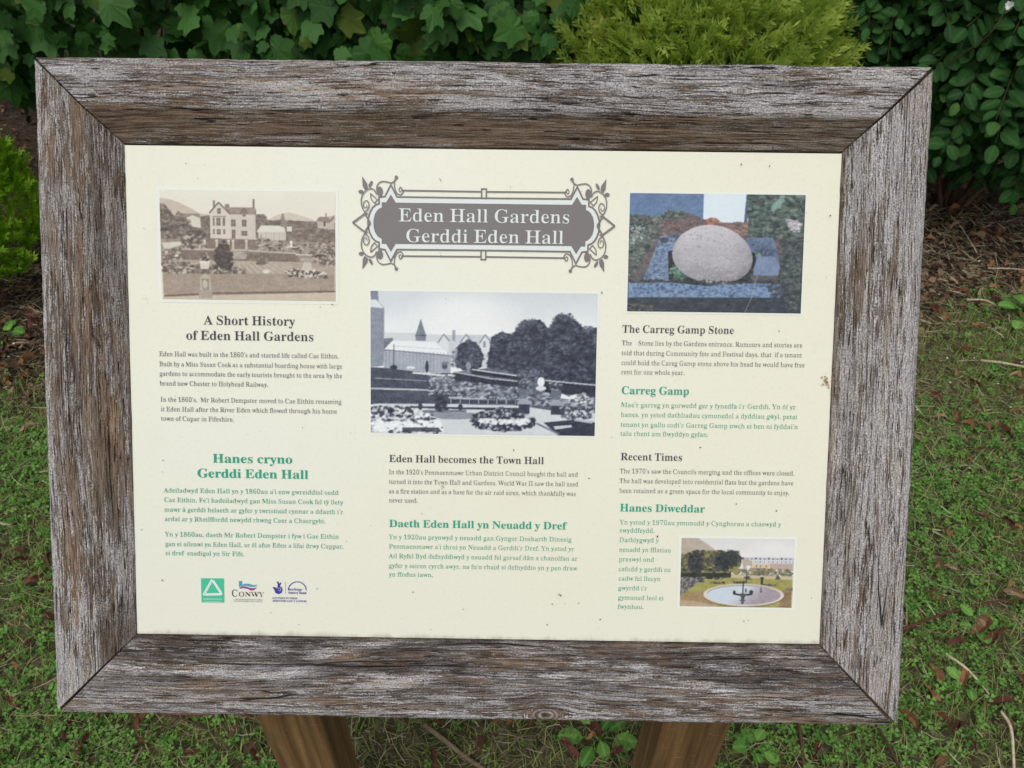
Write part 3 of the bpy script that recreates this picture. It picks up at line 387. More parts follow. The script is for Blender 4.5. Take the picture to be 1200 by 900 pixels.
def rail(L, kind, seed, gap0, gap1, label):
    """one mitred frame member, built lying along +x; outer edge at y=0, inner at y=FW"""
    prof = [(0.0, -.045), (0.0, -.030), (0.0, -.016), (0.0, -.0055), (.0007, -.0030), (.0022, -.0010), (.0045, -.0002), (.008, 0)]
    prof += [(x, 0) for x in np.linspace(.0115, .0475, 16)] + [(.0492, -.0004), (.0508, -.0015)]
    prof += [(.0508+(FW-.0508)*k, -.0015-(.0150)*k) for k in np.linspace(.1, .97, 9)] + [(FW-.0002, -.0168), (FW, -.0180), (FW, -.030), (FW, -.045)]
    prof = np.array(prof); m = len(prof); n = 420
    arc = np.concatenate([[0], np.cumsum(np.linalg.norm(np.diff(prof, axis=0), axis=1))])
    s = np.linspace(0, 1, n)
    T = prof[:, 0]
    V = np.zeros((n, m, 3))
    rc = .0008*np.exp(-T/.0025); l0 = -L/2+T+gap0*(1-T/FW)*.9+.0005+rc; l1 = L/2-T-gap1*(1-T/FW)*.9-.0005-rc
    V[:, :, 0] = l0[None]+(l1-l0)[None]*s[:, None]
    X = V[:, :, 0]; TT = np.broadcast_to(T[None], X.shape); A = np.broadcast_to(arc[None], X.shape)
    # worn surface: long shallow furrows and a wavering arris
    d = .00055*fbm(X*9+seed*3.1, A*420+seed, seed, 3)+.0009*fbm(X*4+7*seed, A*30, seed+9, 3)
    front = sstep(-.030, -.004, prof[:, 1])[None]
    V[:, :, 1] = TT+np.where(TT < .004, .0012*fbm(X*14+seed, X*0+2.2, seed+4, 4)+.0004*fbm(X*160, X*0+5, seed+5, 2), 0)
    V[:, :, 2] = prof[None, :, 1]+d*front
    V[:, -4:, 1] += .0007*fbm(X[:, -4:]*40+seed, X[:, -4:]*0, seed+6, 3)
    i = np.arange(n-1)[:, None]*m; j = np.arange(m-1)[None]
    q = np.stack([i+j, i+m+j, i+m+j+1, i+j+1], -1).reshape(-1, 4)
    back = np.stack([np.arange(n-1)*m+m-1, np.arange(1, n)*m+m-1, np.arange(1, n)*m, np.arange(n-1)*m], -1)
    caps = [np.array([list(range(m))]), np.array([[(n-1)*m+k for k in range(m)][::-1]])]
    # grain coordinates and how the weather has treated each stretch of wood, plus light painted on the top arris
    warp = .006*fbm(X*3+seed, A*12, seed+20, 2)
    knot = np.full_like(X, 3.0); yy = A-arc[3]
    for kx, kt, kr in {'bottom': [(.075, .010, .010)], 'top': [(-.26, .030, .004)], 'left': [(.292, .040, .0045)], 'right': [(.10, .050, .0035)]}[kind]:
        dd = np.hypot((X-kx)/1.9, yy-kt); knot = np.minimum(knot, dd/kr)
        warp = warp-np.tanh((yy-kt)/(kr*.5))*kr*.75*np.exp(-(((X-kx)/(kr*3.2))**2))*np.exp(-((yy-kt)/(kr*2.4))**2)
    grain = np.stack([X, A+warp, np.full_like(X, seed*1.37)], -1)
    cham = sstep(.049, .053, T)[None]*np.ones_like(X)
    patch = fbm(X*5+seed, A*30, seed+30, 3)
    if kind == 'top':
        flake_edge_light = .92+.55*patch-.55*cham; brown = .02+.78*cham+.2*patch; dark = .28+.3*fbm(X*7, A*50, 91, 3); flake_edge_light = flake_edge_light+.5*sstep(.016, .004, A)+.1*cham+0*X  # rounded outer edge catching the sky is painted in as extra pale flakes
        brown = np.maximum(brown, sstep(.33, .37, X)*cham*1.0); flake_edge_light = flake_edge_light-.25*sstep(.33, .38, X)*cham
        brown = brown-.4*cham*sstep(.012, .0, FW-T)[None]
    elif kind == 'bottom':
        flake_edge_light = .90+.6*patch+.2*sstep(.02, .0, TT)-.1*cham; brown = .0+.2*patch; dark = np.clip(.38+.75*sstep(.014, .055, TT)+.5*patch, 0, 1)
        brown = brown+.7*sstep(.006, .0, FW-TT)
    elif kind == 'left':      # x runs from the bottom (-) to the top (+) of the photograph
        flake_edge_light = .66+.50*patch+.45*sstep(.012, .004, TT)+.40*sstep(.05, .3, X); brown = .22+.35*patch-.3*sstep(.05, .28, X)-.5*sstep(.012, .004, TT); dark = .15+.35*cham+.1*patch
        brown = np.maximum(brown, cham*sstep(.2, .26, X)*.9)
    else:
        flake_edge_light = 1.0+.4*patch; brown = .12+.15*patch; dark = .10+.25*patch+.25*cham
        flake_edge_light = flake_edge_light+.25*sstep(.02, .0, TT)-.3*sstep(.012, 0, FW-TT)*0
        brown = np.maximum(brown, .9*sstep(.0045, .002, FW-TT))
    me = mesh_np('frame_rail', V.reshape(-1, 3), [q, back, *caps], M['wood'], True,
                 {'grain': grain.reshape(-1, 3), 'knot': knot.ravel(), 'flake_edge_light': np.clip(flake_edge_light, 0, 1.5).ravel(), 'brown': np.clip(brown, 0, 1).ravel(), 'dark': np.clip(dark, 0, 1).ravel()})
    me.polygons.foreach_set('use_smooth', np.array([len(p.vertices) < 5 for p in me.polygons]))
    o = link('frame_rail', me, board); o['label'] = label
    return o
def place(o, ang, cx, cy, w=0.0):
    o.matrix_basis = BMAT @ Matrix.Translation((cx, cy, w)) @ Matrix.Rotation(ang, 4, 'Z')
# outer edge is local y=0 and the wood runs to +y: turn each so +y looks at the panel
place(rail(BW, 'bottom', 2, .003, .0045, 'bottom rail blackened and flaking'), 0, 0, -BH/2)
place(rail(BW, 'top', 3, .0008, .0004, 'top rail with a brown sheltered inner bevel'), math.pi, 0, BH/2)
place(rail(BH, 'left', 5, .002, .0010, 'left rail of brown furrowed wood'), -math.pi/2, -BW/2, 0)
place(rail(BH, 'right', 4, .0004, .0035, 'right rail silvered and covered in pale flakes'), math.pi/2, BW/2, 0)

# backing board behind the panel
def box_mesh(name, x0, x1, y0, y1, z0, z1, mat, grain=False):
    V = [(x, y, z) for x in (x0, x1) for y in (y0, y1) for z in (z0, z1)]
    q = np.array([(0, 1, 3, 2), (4, 6, 7, 5), (0, 4, 5, 1), (2, 3, 7, 6), (0, 2, 6, 4), (1, 5, 7, 3)])
    return mesh_np(name, V, q, mat)
PX, PY = .3722, .2608
bk = link('backing_board', box_mesh('backing_board', -.3705, .3705, -.2615, .2615, -.040, -.0245, M['backing']), board); bk.matrix_basis = BMAT
bp = link('back_plate', box_mesh('back_plate', -BW/2+.0005, BW/2-.0005, -BH/2+.0005, BH/2-.0005, -.052, -.0455, M['backing']), board); bp.matrix_basis = BMAT
for sx in (-1, 1):                               # tongues let into the four mitres
    for sy in (-1, 1):
        xs = sorted((sx*(BW/2-.0012), sx*(BW/2-.075))); ys = sorted((sy*(BH/2-.0012), sy*(BH/2-.075)))
        js = link('mitre_tongue', box_mesh('mitre_tongue', xs[0], xs[1], ys[0], ys[1], -.040, -.014, M['backing']), board); js.matrix_basis = BMAT
# the panel itself: a thin laminate sheet let in behind the bevel
nx, ny = 60, 44
gx, gy = np.meshgrid(np.linspace(-PX+.0008, PX-.0008, nx), np.linspace(-PY-.0006, PY-.0002, ny), indexing='ij')
top = np.stack([gx, gy, 0*gx], -1).reshape(-1, 3); bot = top-np.array([0, 0, .005])
i = np.arange(nx-1)[:, None]*ny; j = np.arange(ny-1)[None]
q = np.stack([i+j, i+ny+j, i+ny+j+1, i+j+1], -1).reshape(-1, 4); N = nx*ny
rim = [k for k in range(ny)]+[k*ny+ny-1 for k in range(1, nx)]+[(nx-1)*ny+k for k in range(ny-2, -1, -1)]+[k*ny for k in range(nx-2, 0, -1)]
rq = np.array([(rim[a], rim[(a+1) % len(rim)], rim[(a+1) % len(rim)]+N, rim[a]+N) for a in range(len(rim))])
panel = link('panel', mesh_np('panel', np.concatenate([top, bot]), [q, q[:, ::-1]+N, rq], M['panel']), board)
panel.matrix_basis = BMAT @ Matrix.Translation((0, 0, PD)); panel['label'] = 'cream laminate panel printed in English and Welsh'

# ------------------------------------------------------------------ lettering
GLYPH = {}
for row in FONT.strip().split('\n'):
    ch = row[0]; a, *lp = row[1:].split('|')
    GLYPH[ch] = (int(a)/1000, [np.array([[float(v) for v in p.split()] for p in l.split(',')])/1000 for l in lp])
def disc(cx, cy, r, k=10):
    a = np.linspace(0, 2*np.pi, k, endpoint=False); return np.stack([cx+r*np.cos(a), cy+r*np.sin(a)], -1)
_ap = np.array([(.05, .67), (.12, .69), (.15, .65), (.14, .58), (.08, .48), (.065, .49), (.095, .56), (.06, .60)])
GLYPH["'"] = (.20, [_ap]); GLYPH[' '] = (.24, [])
GLYPH['.'] = (.24, [disc(.11, .055, .062)]); GLYPH[','] = (.24, [_ap-np.array([0, .56])])
GLYPH['-'] = (.33, [np.array([(.04, .19), (.29, .19), (.29, .25), (.04, .25)])])
_cf = np.array([(.12, .52), (.25, .66), (.30, .66), (.42, .52), (.37, .51), (.275, .60), (.17, .51)])
for acc, b, dx in (('â', 'a', -.03), ('ô', 'o', -.02), ('ŵ', 'w', .05), ('ŷ', 'y', -.04)):
    GLYPH[acc] = (GLYPH[b][0], GLYPH[b][1]+[_cf+np.array([dx, 0])])
_tri = {}
def glyph(ch, thin):
    key = (ch, thin)
    if key not in _tri:
        a, loops = GLYPH[ch]
        if not loops: _tri[key] = (a, None, None); return _tri[key]
        out = []
        big = max(loops, key=lambda l: abs(_area(l))); sg = 1 if _area(big) > 0 else -1
        comps = []; allE = [(l, np.roll(l, -1, 0)) for l in loops]
        if ch in ".,'-": thin_ = 0.0
        else: thin_ = thin
        for l in loops:
            e = np.roll(l, -1, 0)-l; e /= np.linalg.norm(e, axis=1)[:, None]+1e-9
            t = e+np.roll(e, 1, 0); t /= np.linalg.norm(t, axis=1)[:, None]+1e-9
            nrm = np.stack([t[:, 1], -t[:, 0]], -1)*sg; amt = np.zeros(len(l))
            for q in range(len(l)):                       # how thick is the stroke here?
                d = -nrm[q]; o = l[q]+d*1e-4; best = .5
                for A_, B_ in allE:
                    v1 = o-A_; v2 = B_-A_; v3 = np.array([-d[1], d[0]]); den = v2@v3; ok = np.abs(den) > 1e-9
                    t1 = np.where(ok, (v2[:, 0]*v1[:, 1]-v2[:, 1]*v1[:, 0])/np.where(ok, den, 1), -1); t2 = np.where(ok, (v1@v3)/np.where(ok, den, 1), -1)
                    h_ = t1[(t1 > 1e-5) & (t2 >= 0) & (t2 <= 1)]
                    if len(h_): best = min(best, h_.min())
                amt[q] = min(thin_, max(0, best-.035)*.36)
            sharp = np.sum(e*np.roll(e, 1, 0), 1) < -.35; amt[sharp] = 0
            out.append(l-nrm*amt[:, None]*np.array([1, .25]))
        outer = [k for k, l in enumerate(loops) if _area(l)*sg > 0]; holes = [k for k in range(len(loops)) if k not in outer]
        off = np.concatenate([[0], np.cumsum([len(l) for l in out])]); tris = []
        for k in outer:
            lo, hi = loops[k].min(0), loops[k].max(0); grp = [k]+[h for h in holes if (loops[h].min(0) >= lo).all() and (loops[h].max(0) <= hi).all()]
            mp = np.concatenate([np.arange(off[m_], off[m_+1]) for m_ in grp])
            tr = tessellate_polygon([[Vector((x, y, 0)) for x, y in out[m_]] for m_ in grp]); tris += [tuple(mp[list(q)]) for q in tr]
        _tri[key] = (a, np.concatenate(out), np.array(tris))
    return _tri[key]
def _area(l): return .5*np.sum(l[:, 0]*np.roll(l[:, 1], -1)-np.roll(l[:, 0], -1)*l[:, 1])
CAP = .678
def text_line(mb, s, x0, x1, base, cap, thin, z):
    k = .25*thin; W = sum(GLYPH[c][0]-k for c in s); sx = (x1-x0)/W; sy = cap/CAP; x = x0
    for c in s:
        a, V, T = glyph(c, thin)
        if V is not None:
            P = np.zeros((len(V), 3)); P[:, 0] = x+(V[:, 0]-k/2)*sx; P[:, 1] = base+V[:, 1]*sy; P[:, 2] = z
            mb.add(P, T)
        x += (a-k)*sx
ZI = .0008
def text_block(name, lines, cap_px, thin, mat, label=None, snap=True, z=ZI):
    """lines: (left px, right px, baseline px, text) measured on the photograph, turned into the panel's own millimetres"""
    mb = MB(); L = []
    for (xa, xb, yb, s) in lines:
        u0, v0 = to_board(xa, yb); u1, _ = to_board(xb, yb); L.append([u0, u1, v0, s])
    if snap:
        u = float(np.median([l[0] for l in L]))
        for l in L: l[1] += u-l[0]; l[0] = u
    cap = cap_px*.000888*(.95 if cap_px < 7 else 1)
    for u0, u1, v, s in L: text_line(mb, s, u0, u1, v, cap, thin, z)
    me = mb.mesh(name, mat); o = link(name, me, panel)
    if label: o['label'] = label
    return o
HT, BT = .014, .044
text_block('heading', [(239.1, 345.9, 380.2, 'A Short History'), (218, 368.2, 397.8, 'of Eden Hall Gardens')], 10.6, HT, M['ink'], 'black heading on the short history', False)
text_block('paragraph', [(186.2, 396.9, 417.2, "Eden Hall was built in the 1860's and started life called Cae Eithin."), (186.9, 401.2, 429, 'Built by a Miss Susan Cook as a substantial boarding house with large'),
    (187.1, 401.2, 440.2, 'gardens to accommodate the early tourists brought to the area by the'), (187.8, 315, 451.6, 'brand new Chester to Holyhead Railway.')], 5.9, BT, M['ink_body'])
text_block('paragraph', [(188.4, 400.5, 470.5, "In the 1860's,  Mr Robert Dempster moved to Cae Eithin renaming"), (188.5, 395, 481.8, 'it Eden Hall after the River Eden which flowed through his home'), (188.6, 274.4, 492.8, 'town of Cupar in Fifeshire.')], 5.9, BT, M['ink_body'])
text_block('heading', [(249.1, 343.1, 541.9, 'Hanes cryno'), (231.1, 361.7, 559.2, 'Gerddi Eden Hall')], 10.6, .002, M['green'], 'green Welsh heading on the short history', False)
text_block('paragraph', [(192.1, 396.9, 576.8, "Adeiladwyd Eden Hall yn y 1860au a'i enw gwreiddiol oedd"), (192.1, 401.8, 588, "Cae Eithin. Fe'i hadeiladwyd gan Miss Susan Cook fel tŷ llety"),
    (192.7, 402.3, 599.3, "mawr â gerddi helaeth ar gyfer y twristiaid cynnar a ddaeth i'r"), (193, 381.7, 610.3, 'ardal ar y Rheilffordd newydd rhwng Caer a Chaergybi.')], 5.9, BT, M['green_body'])
text_block('paragraph', [(193.4, 397.3, 628.3, 'Yn y 1860au, daeth Mr Robert Dempster i fyw i Gae Eithin'), (193.8, 402.9, 639.6, 'gan ei ailenwi yn Eden Hall, ar ôl afon Eden a lifai drwy Cuppar,'), (194, 287, 650.2, 'ei dref  enedigol yn Sir Fife.')], 5.9, BT, M['green_body'])
text_block('heading', [(455.8, 637.6, 541.2, 'Eden Hall becomes the Town Hall')], 8.6, HT, M['ink'], 'black heading on the Town Hall')
text_block('paragraph', [(455.6, 677.3, 555.4, "In the 1920's Penmaenmawr Urban District Council bought the hall and"), (455.6, 677.7, 566.7, 'turned it into the Town Hall and Gardens. World War II saw the hall used'),
    (455.6, 675, 577.9, 'as a fire station and as a base for the air raid siren, which thankfully was'), (455.6, 489.8, 588.5, 'never used.')], 5.9, BT, M['ink_body'])
text_block('heading', [(455.8, 663.2, 617.3, 'Daeth Eden Hall yn Neuadd y Dref')], 9.0, .002, M['green'], 'green Welsh heading on the Town Hall')
text_block('paragraph', [(455.6, 669.7, 631.4, 'Yn y 1920au prynwyd y neuadd gan Gyngor Dosbarth Dinesig'), (455.6, 673, 642.4, "Penmaenmawr a'i throi yn Neuadd a Gerddi'r Dref. Yn ystod yr"),
    (455.6, 676.8, 653.7, 'Ail Ryfel Byd defnyddiwyd y neuadd fel gorsaf dân a chanolfan ar'), (455.4, 676.2, 665, "gyfer y seiren cyrch awyr, na fu'n rhaid ei defnyddio yn y pen draw"), (455.4, 507.4, 675.2, 'yn ffodus iawn.')], 5.9, BT, M['green_body'])
text_block('heading', [(729, 860, 389.6, 'The Carreg Gamp Stone')], 8.8, HT, M['ink'], 'black heading on the stone')
text_block('paragraph', [(728.2, 940, 404.4, 'The    Stone lies by the Gardens entrance. Rumours and stories are'), (728, 939.6, 416, 'told that during Community fete and Festival days, that  if a tenant'),
    (727.8, 943, 427.5, 'could hold the Careg Gamp stone above his head he would have free'), (727.6, 802.4, 438.4, 'rent for one whole year.')], 5.9, BT, M['ink_body'])
text_block('heading', [(727.8, 807.6, 461.6, 'Carreg Gamp')], 9.2, .002, M['green'], 'green Welsh heading on the stone')
text_block('paragraph', [(727.2, 932.4, 476.8, "Mae'r garreg yn gorwedd ger y fynedfa i'r Gerddi. Yn ôl yr"), (727, 934.4, 488.2, 'hanes, yn ystod dathliadau cymunedol a dyddiau gŵyl, petai'),
    (726.8, 935, 499.8, "tenant yn gallu codi'r Garreg Gamp uwch ei ben ni fyddai'n"), (726.6, 830.4, 510.4, 'talu rhent am flwyddyn gyfan.')], 5.9, BT, M['green_body'])
text_block('heading', [(726.9, 799.7, 539, 'Recent Times')], 8.8, HT, M['ink'], 'black heading on recent times')
text_block('paragraph', [(725.9, 930.8, 554.3, "The 1970's saw the Councils merging and the offices were closed."), (725.8, 929.7, 565.8, 'The hall was developed into residential flats but the gardens have'),
    (725.6, 925.3, 577.2, 'been retained as a green space for the local community to enjoy.')], 5.9, BT, M['ink_body'])
text_block('heading', [(726, 825.8, 599, 'Hanes Diweddar')], 9.2, .002, M['green'], 'green Welsh heading on recent times')
text_block('paragraph', [(725.6, 914.7, 614.2, 'Yn ystod y 1970au ymunodd y Cynghorau a chaewyd y'), (725.4, 766.7, 623.7, 'swyddfeydd.'), (725.4, 771.7, 634.9, 'Datblygwyd y'), (725.1, 786.3, 646.3, 'neuadd yn fflatiau'),
    (724.9, 766.4, 657.5, 'preswyl ond'), (724.7, 786, 669, 'cafodd y gerddi eu'), (724.5, 774.3, 680, 'cadw fel llecyn'), (724.3, 758.3, 691.2, "gwyrdd i'r"), (724.1, 777.9, 702.4, 'gymuned leol ei'), (724, 755, 713, 'fwynhau.')], 5.9, BT, M['green_body'])

# ------------------------------------------------------------------ the title cartouche (drawn in its own units, symmetric about both axes)
TC = np.array(to_board(566.8, 263.0)); TK = 1/6.923*.000888
def tc(p):           # traced units -> panel metres; (1119,433) is the middle
    p = np.asarray(p, float); return np.stack([TC[0]+(p[:, 0]-1119)*TK, TC[1]-(p[:, 1]-433)*TK], -1)
def flat_poly(mb, P, z):
    T = np.array(tessellate_polygon([[Vector((x, y, 0)) for x, y in P]])); mb.add(np.c_[P, np.full(len(P), z)], T)
def smooth_path(p, n=6):
    p = np.asarray(p, float); out = []
    q = np.vstack([2*p[0]-p[1], p, 2*p[-1]-p[-2]])
    for i in range(1, len(q)-2):
        for t in np.linspace(0, 1, n, endpoint=False):
            a, b, c, d = q[i-1:i+3]; out.append(.5*((2*b)+(c-a)*t+(2*a-5*b+4*c-d)*t*t+(3*b-a-3*c+d)*t**3))
    out.append(p[-1]); return np.array(out)
def flat_stroke(mb, P, w, z, w1=None, closed=False):
    P = np.asarray(P, float); n = len(P)
    if closed:
        d0 = P-np.roll(P, 1, 0); d1 = np.roll(P, -1, 0)-P
    else:
        d1 = np.vstack([P[1:]-P[:-1], P[-1:]-P[-2:-1]]); d0 = np.vstack([d1[:1], d1[:-1]])
    d0 = d0/(np.linalg.norm(d0, axis=1)[:, None]+1e-12); d1 = d1/(np.linalg.norm(d1, axis=1)[:, None]+1e-12)
    t = d0+d1; t /= np.linalg.norm(t, axis=1)[:, None]+1e-9; nn = np.stack([-t[:, 1], t[:, 0]], -1)
    cs = np.clip(np.sum(t*d1, 1), .45, 1)[:, None]; ww = np.linspace(w, w if w1 is None else w1, n)[:, None]/2/cs
    V = np.vstack([P+nn*ww, P-nn*ww]); i = np.arange(n if closed else n-1); j = (i+1) % n
    mb.add(np.c_[V, np.full(len(V), z)], np.stack([i+n, j+n, j, i], -1))
def sym(fn):
    """draw a quarter of the cartouche four times"""
    for mx in (1, -1):
        for my in (1, -1):
            fn(lambda p, mx=mx, my=my: tc(np.stack([1119+(np.asarray(p, float)[:, 0]-1119)*mx, 433+(np.asarray(p, float)[:, 1]-433)*my], -1)))
def mirror4(q):      # quarter outline from the left middle to the top middle -> the whole closed outline
    q = np.asarray(q, float); m = lambda a, sx, sy: np.stack([1119+(a[:, 0]-1119)*sx, 433+(a[:, 1]-433)*sy], -1)
    return np.vstack([q, m(q[::-1], -1, 1)[1:], m(q, -1, -1)[1:], m(q[::-1], 1, -1)[1:-1]])
arc_in = [(222, 433), (224, 400), (234, 362), (252, 332), (272, 315), (290, 308)]
inner = arc_in+[(290, 266), (326, 266), (364, 203), (404, 268), (1119, 268)]
arc_out = [(178, 433), (181, 395), (193, 352), (214, 312), (240, 288), (268, 278)]
outer = arc_out+[(268, 226), (316, 220), (364, 126), (414, 222), (1119, 224)]
mb = MB(); flat_poly(mb, tc(mirror4(outer)), .0004); link('title_ground', mb.mesh('title_ground', M['pale']), panel)
mb = MB(); flat_poly(mb, tc(mirror4(inner)), .0008); link('title_plaque', mb.mesh('title_plaque', M['grey']), panel)['label'] = 'mauve grey plaque behind the pale title lettering'
mb = MB(); Z = .0009
flat_stroke(mb, tc(mirror4(outer)), 13*TK, Z, closed=True)
def quarter(f):
    flat_stroke(mb, f([(455, 170), (1095, 172)]), 12*TK, Z+.0001)
    flat_stroke(mb, f([(1100, 224), (1100, 150), (1119, 150)]), 11*TK, Z+.0002)
    flat_stroke(mb, f(smooth_path([(458, 170), (444, 145), (430, 165), (440, 182), (452, 170)])), 9*TK, Z+.0003, 5*TK)
    flat_stroke(mb, f(smooth_path([(392, 108), (396, 150), (414, 192), (445, 204), (464, 180), (458, 160)])), 8*TK, Z+.0004, 9*TK)
    flat_stroke(mb, f(smooth_path([(366, 112), (330, 103), (288, 102), (258, 126), (250, 165), (262, 205)])), 9*TK, Z+.0005)
    flat_stroke(mb, f(smooth_path([(366, 112), (392, 98), (410, 62)])), 8*TK, Z+.0006, 14*TK)
    flat_poly(mb, f(disc(409, 66, 14)*np.array([1, 1.0])), Z+.0007)
    flat_poly(mb, f(np.stack([275+24*np.cos(np.linspace(0, 6.28, 16)[:-1]), 180+38*np.sin(np.linspace(0, 6.28, 16)[:-1])], -1)), Z+.0007)
    flat_stroke(mb, f(smooth_path([(250, 205), (232, 172), (200, 158), (160, 176), (132, 215), (124, 268), (136, 318), (158, 352), (178, 360)])), 9*TK, Z+.0008)
    flat_stroke(mb, f(smooth_path([(158, 345), (180, 322), (188, 285), (172, 256), (146, 268), (144, 305), (165, 312), (172, 290)])), 9*TK, Z+.0009, 6*TK)
    flat_stroke(mb, f([(198, 196), (256, 246), (230, 276)]), 8*TK, Z+.0003); flat_stroke(mb, f(smooth_path([(200, 200), (205, 240), (232, 276)])), 8*TK, Z+.0004)
    flat_poly(mb, f([(132, 60), (172, 118), (176, 150), (152, 168), (136, 140), (134, 100)]), Z+.0005)
    flat_poly(mb, f(np.stack([122+20*np.cos(np.linspace(0, 6.28, 14)[:-1]), 184+15*np.sin(np.linspace(0, 6.28, 14)[:-1])], -1)), Z+.0006)
    a = np.linspace(0, 6.28, 14)[:-1]; flat_poly(mb, f(np.stack([200+11*np.cos(a)-13*np.sin(a), 122+11*np.cos(a)*.3+26*np.sin(a)], -1)), Z+.0006)
    flat_stroke(mb, f([(55, 433), (152, 360)]), 13*TK, Z+.0010); flat_stroke(mb, f([(150, 352), (198, 433)]), 12*TK, Z+.0011)
sym(quarter)
link('title_border', mb.mesh('title_border', M['grey']), panel)['label'] = 'scrolled leaf and diamond border round the title'
text_block('title', [(466.8, 668.3, 259.6, 'Eden Hall Gardens'), (474.9, 661, 283.7, 'Gerddi Eden Hall')], 15.2, .022, M['pale'], 'pale title lettering in two lines', False, z=.0012)

# ------------------------------------------------------------------ logos
def LG(c): return np.array([to_board(225+x/8, 665+y/8) for x, y in c])
mb = MB(); flat_poly(mb, LG([(85, 100), (300, 101), (304, 328), (92, 326)]), .0005); lo = link('logo_square', mb.mesh('logo_square', M['logo_green']), panel); lo['label'] = 'green square logo with a white triangle of bars'
mb = MB()
for a, b in (((188, 122), (118, 246)), ((128, 250), (272, 248)), ((276, 236), (200, 122))): flat_stroke(mb, LG([a, b]), 24/8*.000888, .0009)
for p in ((188, 124), (120, 246), (274, 244)): flat_poly(mb, LG(disc(p[0], p[1], 15)), .0010)
def tiny(mb, s, x0, x1, yb, cap, thin=.0, z=.0010):
    (u0, v0), (u1, _) = LG([(x0, yb), (x1, yb)]); text_line(mb, s, u0, u1, v0, cap/8*.000888, thin, z)
tiny(mb, 'NORTH WALES', 108, 288, 300, 15); tiny(mb, 'TOURISM', 120, 280, 322, 10)
link('logo_mark', mb.mesh('logo_mark', M['pale']), panel)
mb = MB(); dots = [(188-70*k/9+ (5 if k % 2 else -5), 130+118*k/9) for k in range(10)]
for p in dots: flat_poly(mb, LG(disc(p[0], p[1], 3.2, 6)), .0013)
link('logo_speckle', mb.mesh('logo_speckle', M['logo_green']), panel)
mb = MB(); tiny(mb, 'C', 370, 430, 270, 70, .05); tiny(mb, 'ONWY', 436, 676, 270, 48, .06)
tiny(mb, 'CYNGOR BWRDEISTREF SIROL', 390, 662, 302, 12, .04); tiny(mb, 'COUNTY BOROUGH COUNCIL', 392, 664, 319, 12, .04)
link('logo_lettering', mb.mesh('logo_lettering', M['black']), panel)['label'] = 'black lettering CONWY'
mb = MB(); flat_poly(mb, LG([(442, 125), (470, 125), (470, 160), (500, 150), (540, 152), (575, 164), (618, 160), (590, 178), (550, 180), (510, 168), (470, 172), (442, 182)]), .0008)
link('logo_tower', mb.mesh('logo_tower', M['teal']), panel)
mb = MB(); flat_poly(mb, LG([(442, 192), (470, 176), (505, 176), (545, 190), (580, 192), (612, 184), (580, 210), (555, 214), (520, 198), (480, 190), (455, 196)]), .0008)
link('logo_wave', mb.mesh('logo_wave', M['purple']), panel)
mb = MB(); flat_poly(mb, LG([(756, 182), (782, 182), (800, 196), (806, 160), (796, 128), (812, 132), (818, 150), (832, 138), (838, 146), (824, 172), (846, 186), (850, 214), (838, 238), (812, 248), (784, 236), (772, 206)]), .0008)
flat_stroke(mb, LG([(877, 130), (877, 248)]), 2.5/8*.000888, .0008)
a = np.linspace(math.pi*1.0, 0, 16); flat_stroke(mb, LG(np.stack([988+84*np.cos(a), 212-80*np.sin(a)], -1)), 8/8*.000888, .0009)
tiny(mb, 'heritage', 905, 1035, 212, 24); tiny(mb, 'lottery fund', 905, 1074, 244, 24); tiny(mb, 'LOTTERY FUNDED', 754, 990, 292, 18); tiny(mb, 'ARIENNIR GAN Y LOTERI', 754, 1076, 318, 18)
link('logo_lettering', mb.mesh('logo_lettering', M['navy']), panel)['label'] = 'navy crossed fingers logo and lottery funded lettering'
mb = MB(); flat_stroke(mb, LG(smooth_path([(812, 200), (826, 186), (838, 200), (828, 216), (814, 210)])), 3/8*.000888, .0013); link('logo_line', mb.mesh('logo_line', M['pale']), panel)

# ------------------------------------------------------------------ specks, insects' droppings, stains
mb = MB()
pts = [(219, 192), (241, 194), (233, 210), (868, 193), (901, 195), (972, 253), (170, 268), (376, 360), (192, 539), (705, 343), (912, 388), (543, 713), (657, 697), (647, 707), (641, 731), (703, 725), (770, 628), (876, 726),
       (871, 727), (351, 731), (167, 620), (390, 357), (602, 527), (820, 524), (862, 590), (909, 598), (690, 560), (191, 679), (318, 717), (372, 689), (678, 706), (655, 696), (484, 693), (435, 615), (950, 700), (505, 737)]
pts += [(random.uniform(160, 960), random.uniform(185, 735)) for _ in range(34)]
for k, (x, y) in enumerate(pts):
    u, v = to_board(x, y); r = random.uniform(.0004, .00105) if k < 36 else random.uniform(.00022, .0005); a = random.uniform(0, 3); s = random.uniform(.5, 1)
    d = disc(0, 0, r, 7)*np.array([1, s]); d = d*(1+.3*np.array([[random.random()] for _ in range(7)])); R = np.array([[math.cos(a), -math.sin(a)], [math.sin(a), math.cos(a)]])
    flat_poly(mb, d@R+np.array([u, v]), .0025)
tag(link('dirt_speck', mb.mesh('dirt_speck', M['dirt']), panel), kind='stuff')
mb = MB(); u, v = to_board(967, 447)
for k in range(46):
    r = abs(random.gauss(0, .0042)); a = random.uniform(0, 6.28); flat_poly(mb, disc(u+r*math.cos(a)*.8, v+r*math.sin(a), random.uniform(.0003, .0010), 6), .0022+k*.00001)
for x, y, w_ in ((516, 211, 2.2), (516, 298, 1.8), (519, 571, 3.2), (968, 326, 1.5), (172, 350, 2)):
    u, v = to_board(x, y)
    for k in range(7): flat_poly(mb, disc(u+random.gauss(0, .0008), v+random.gauss(0, .0016), .0004*random.uniform(.5, 1)*w_/2, 6), .0026+k*.00001)
tag(link('stain', mb.mesh('stain', M['rust']), panel), kind='stuff')

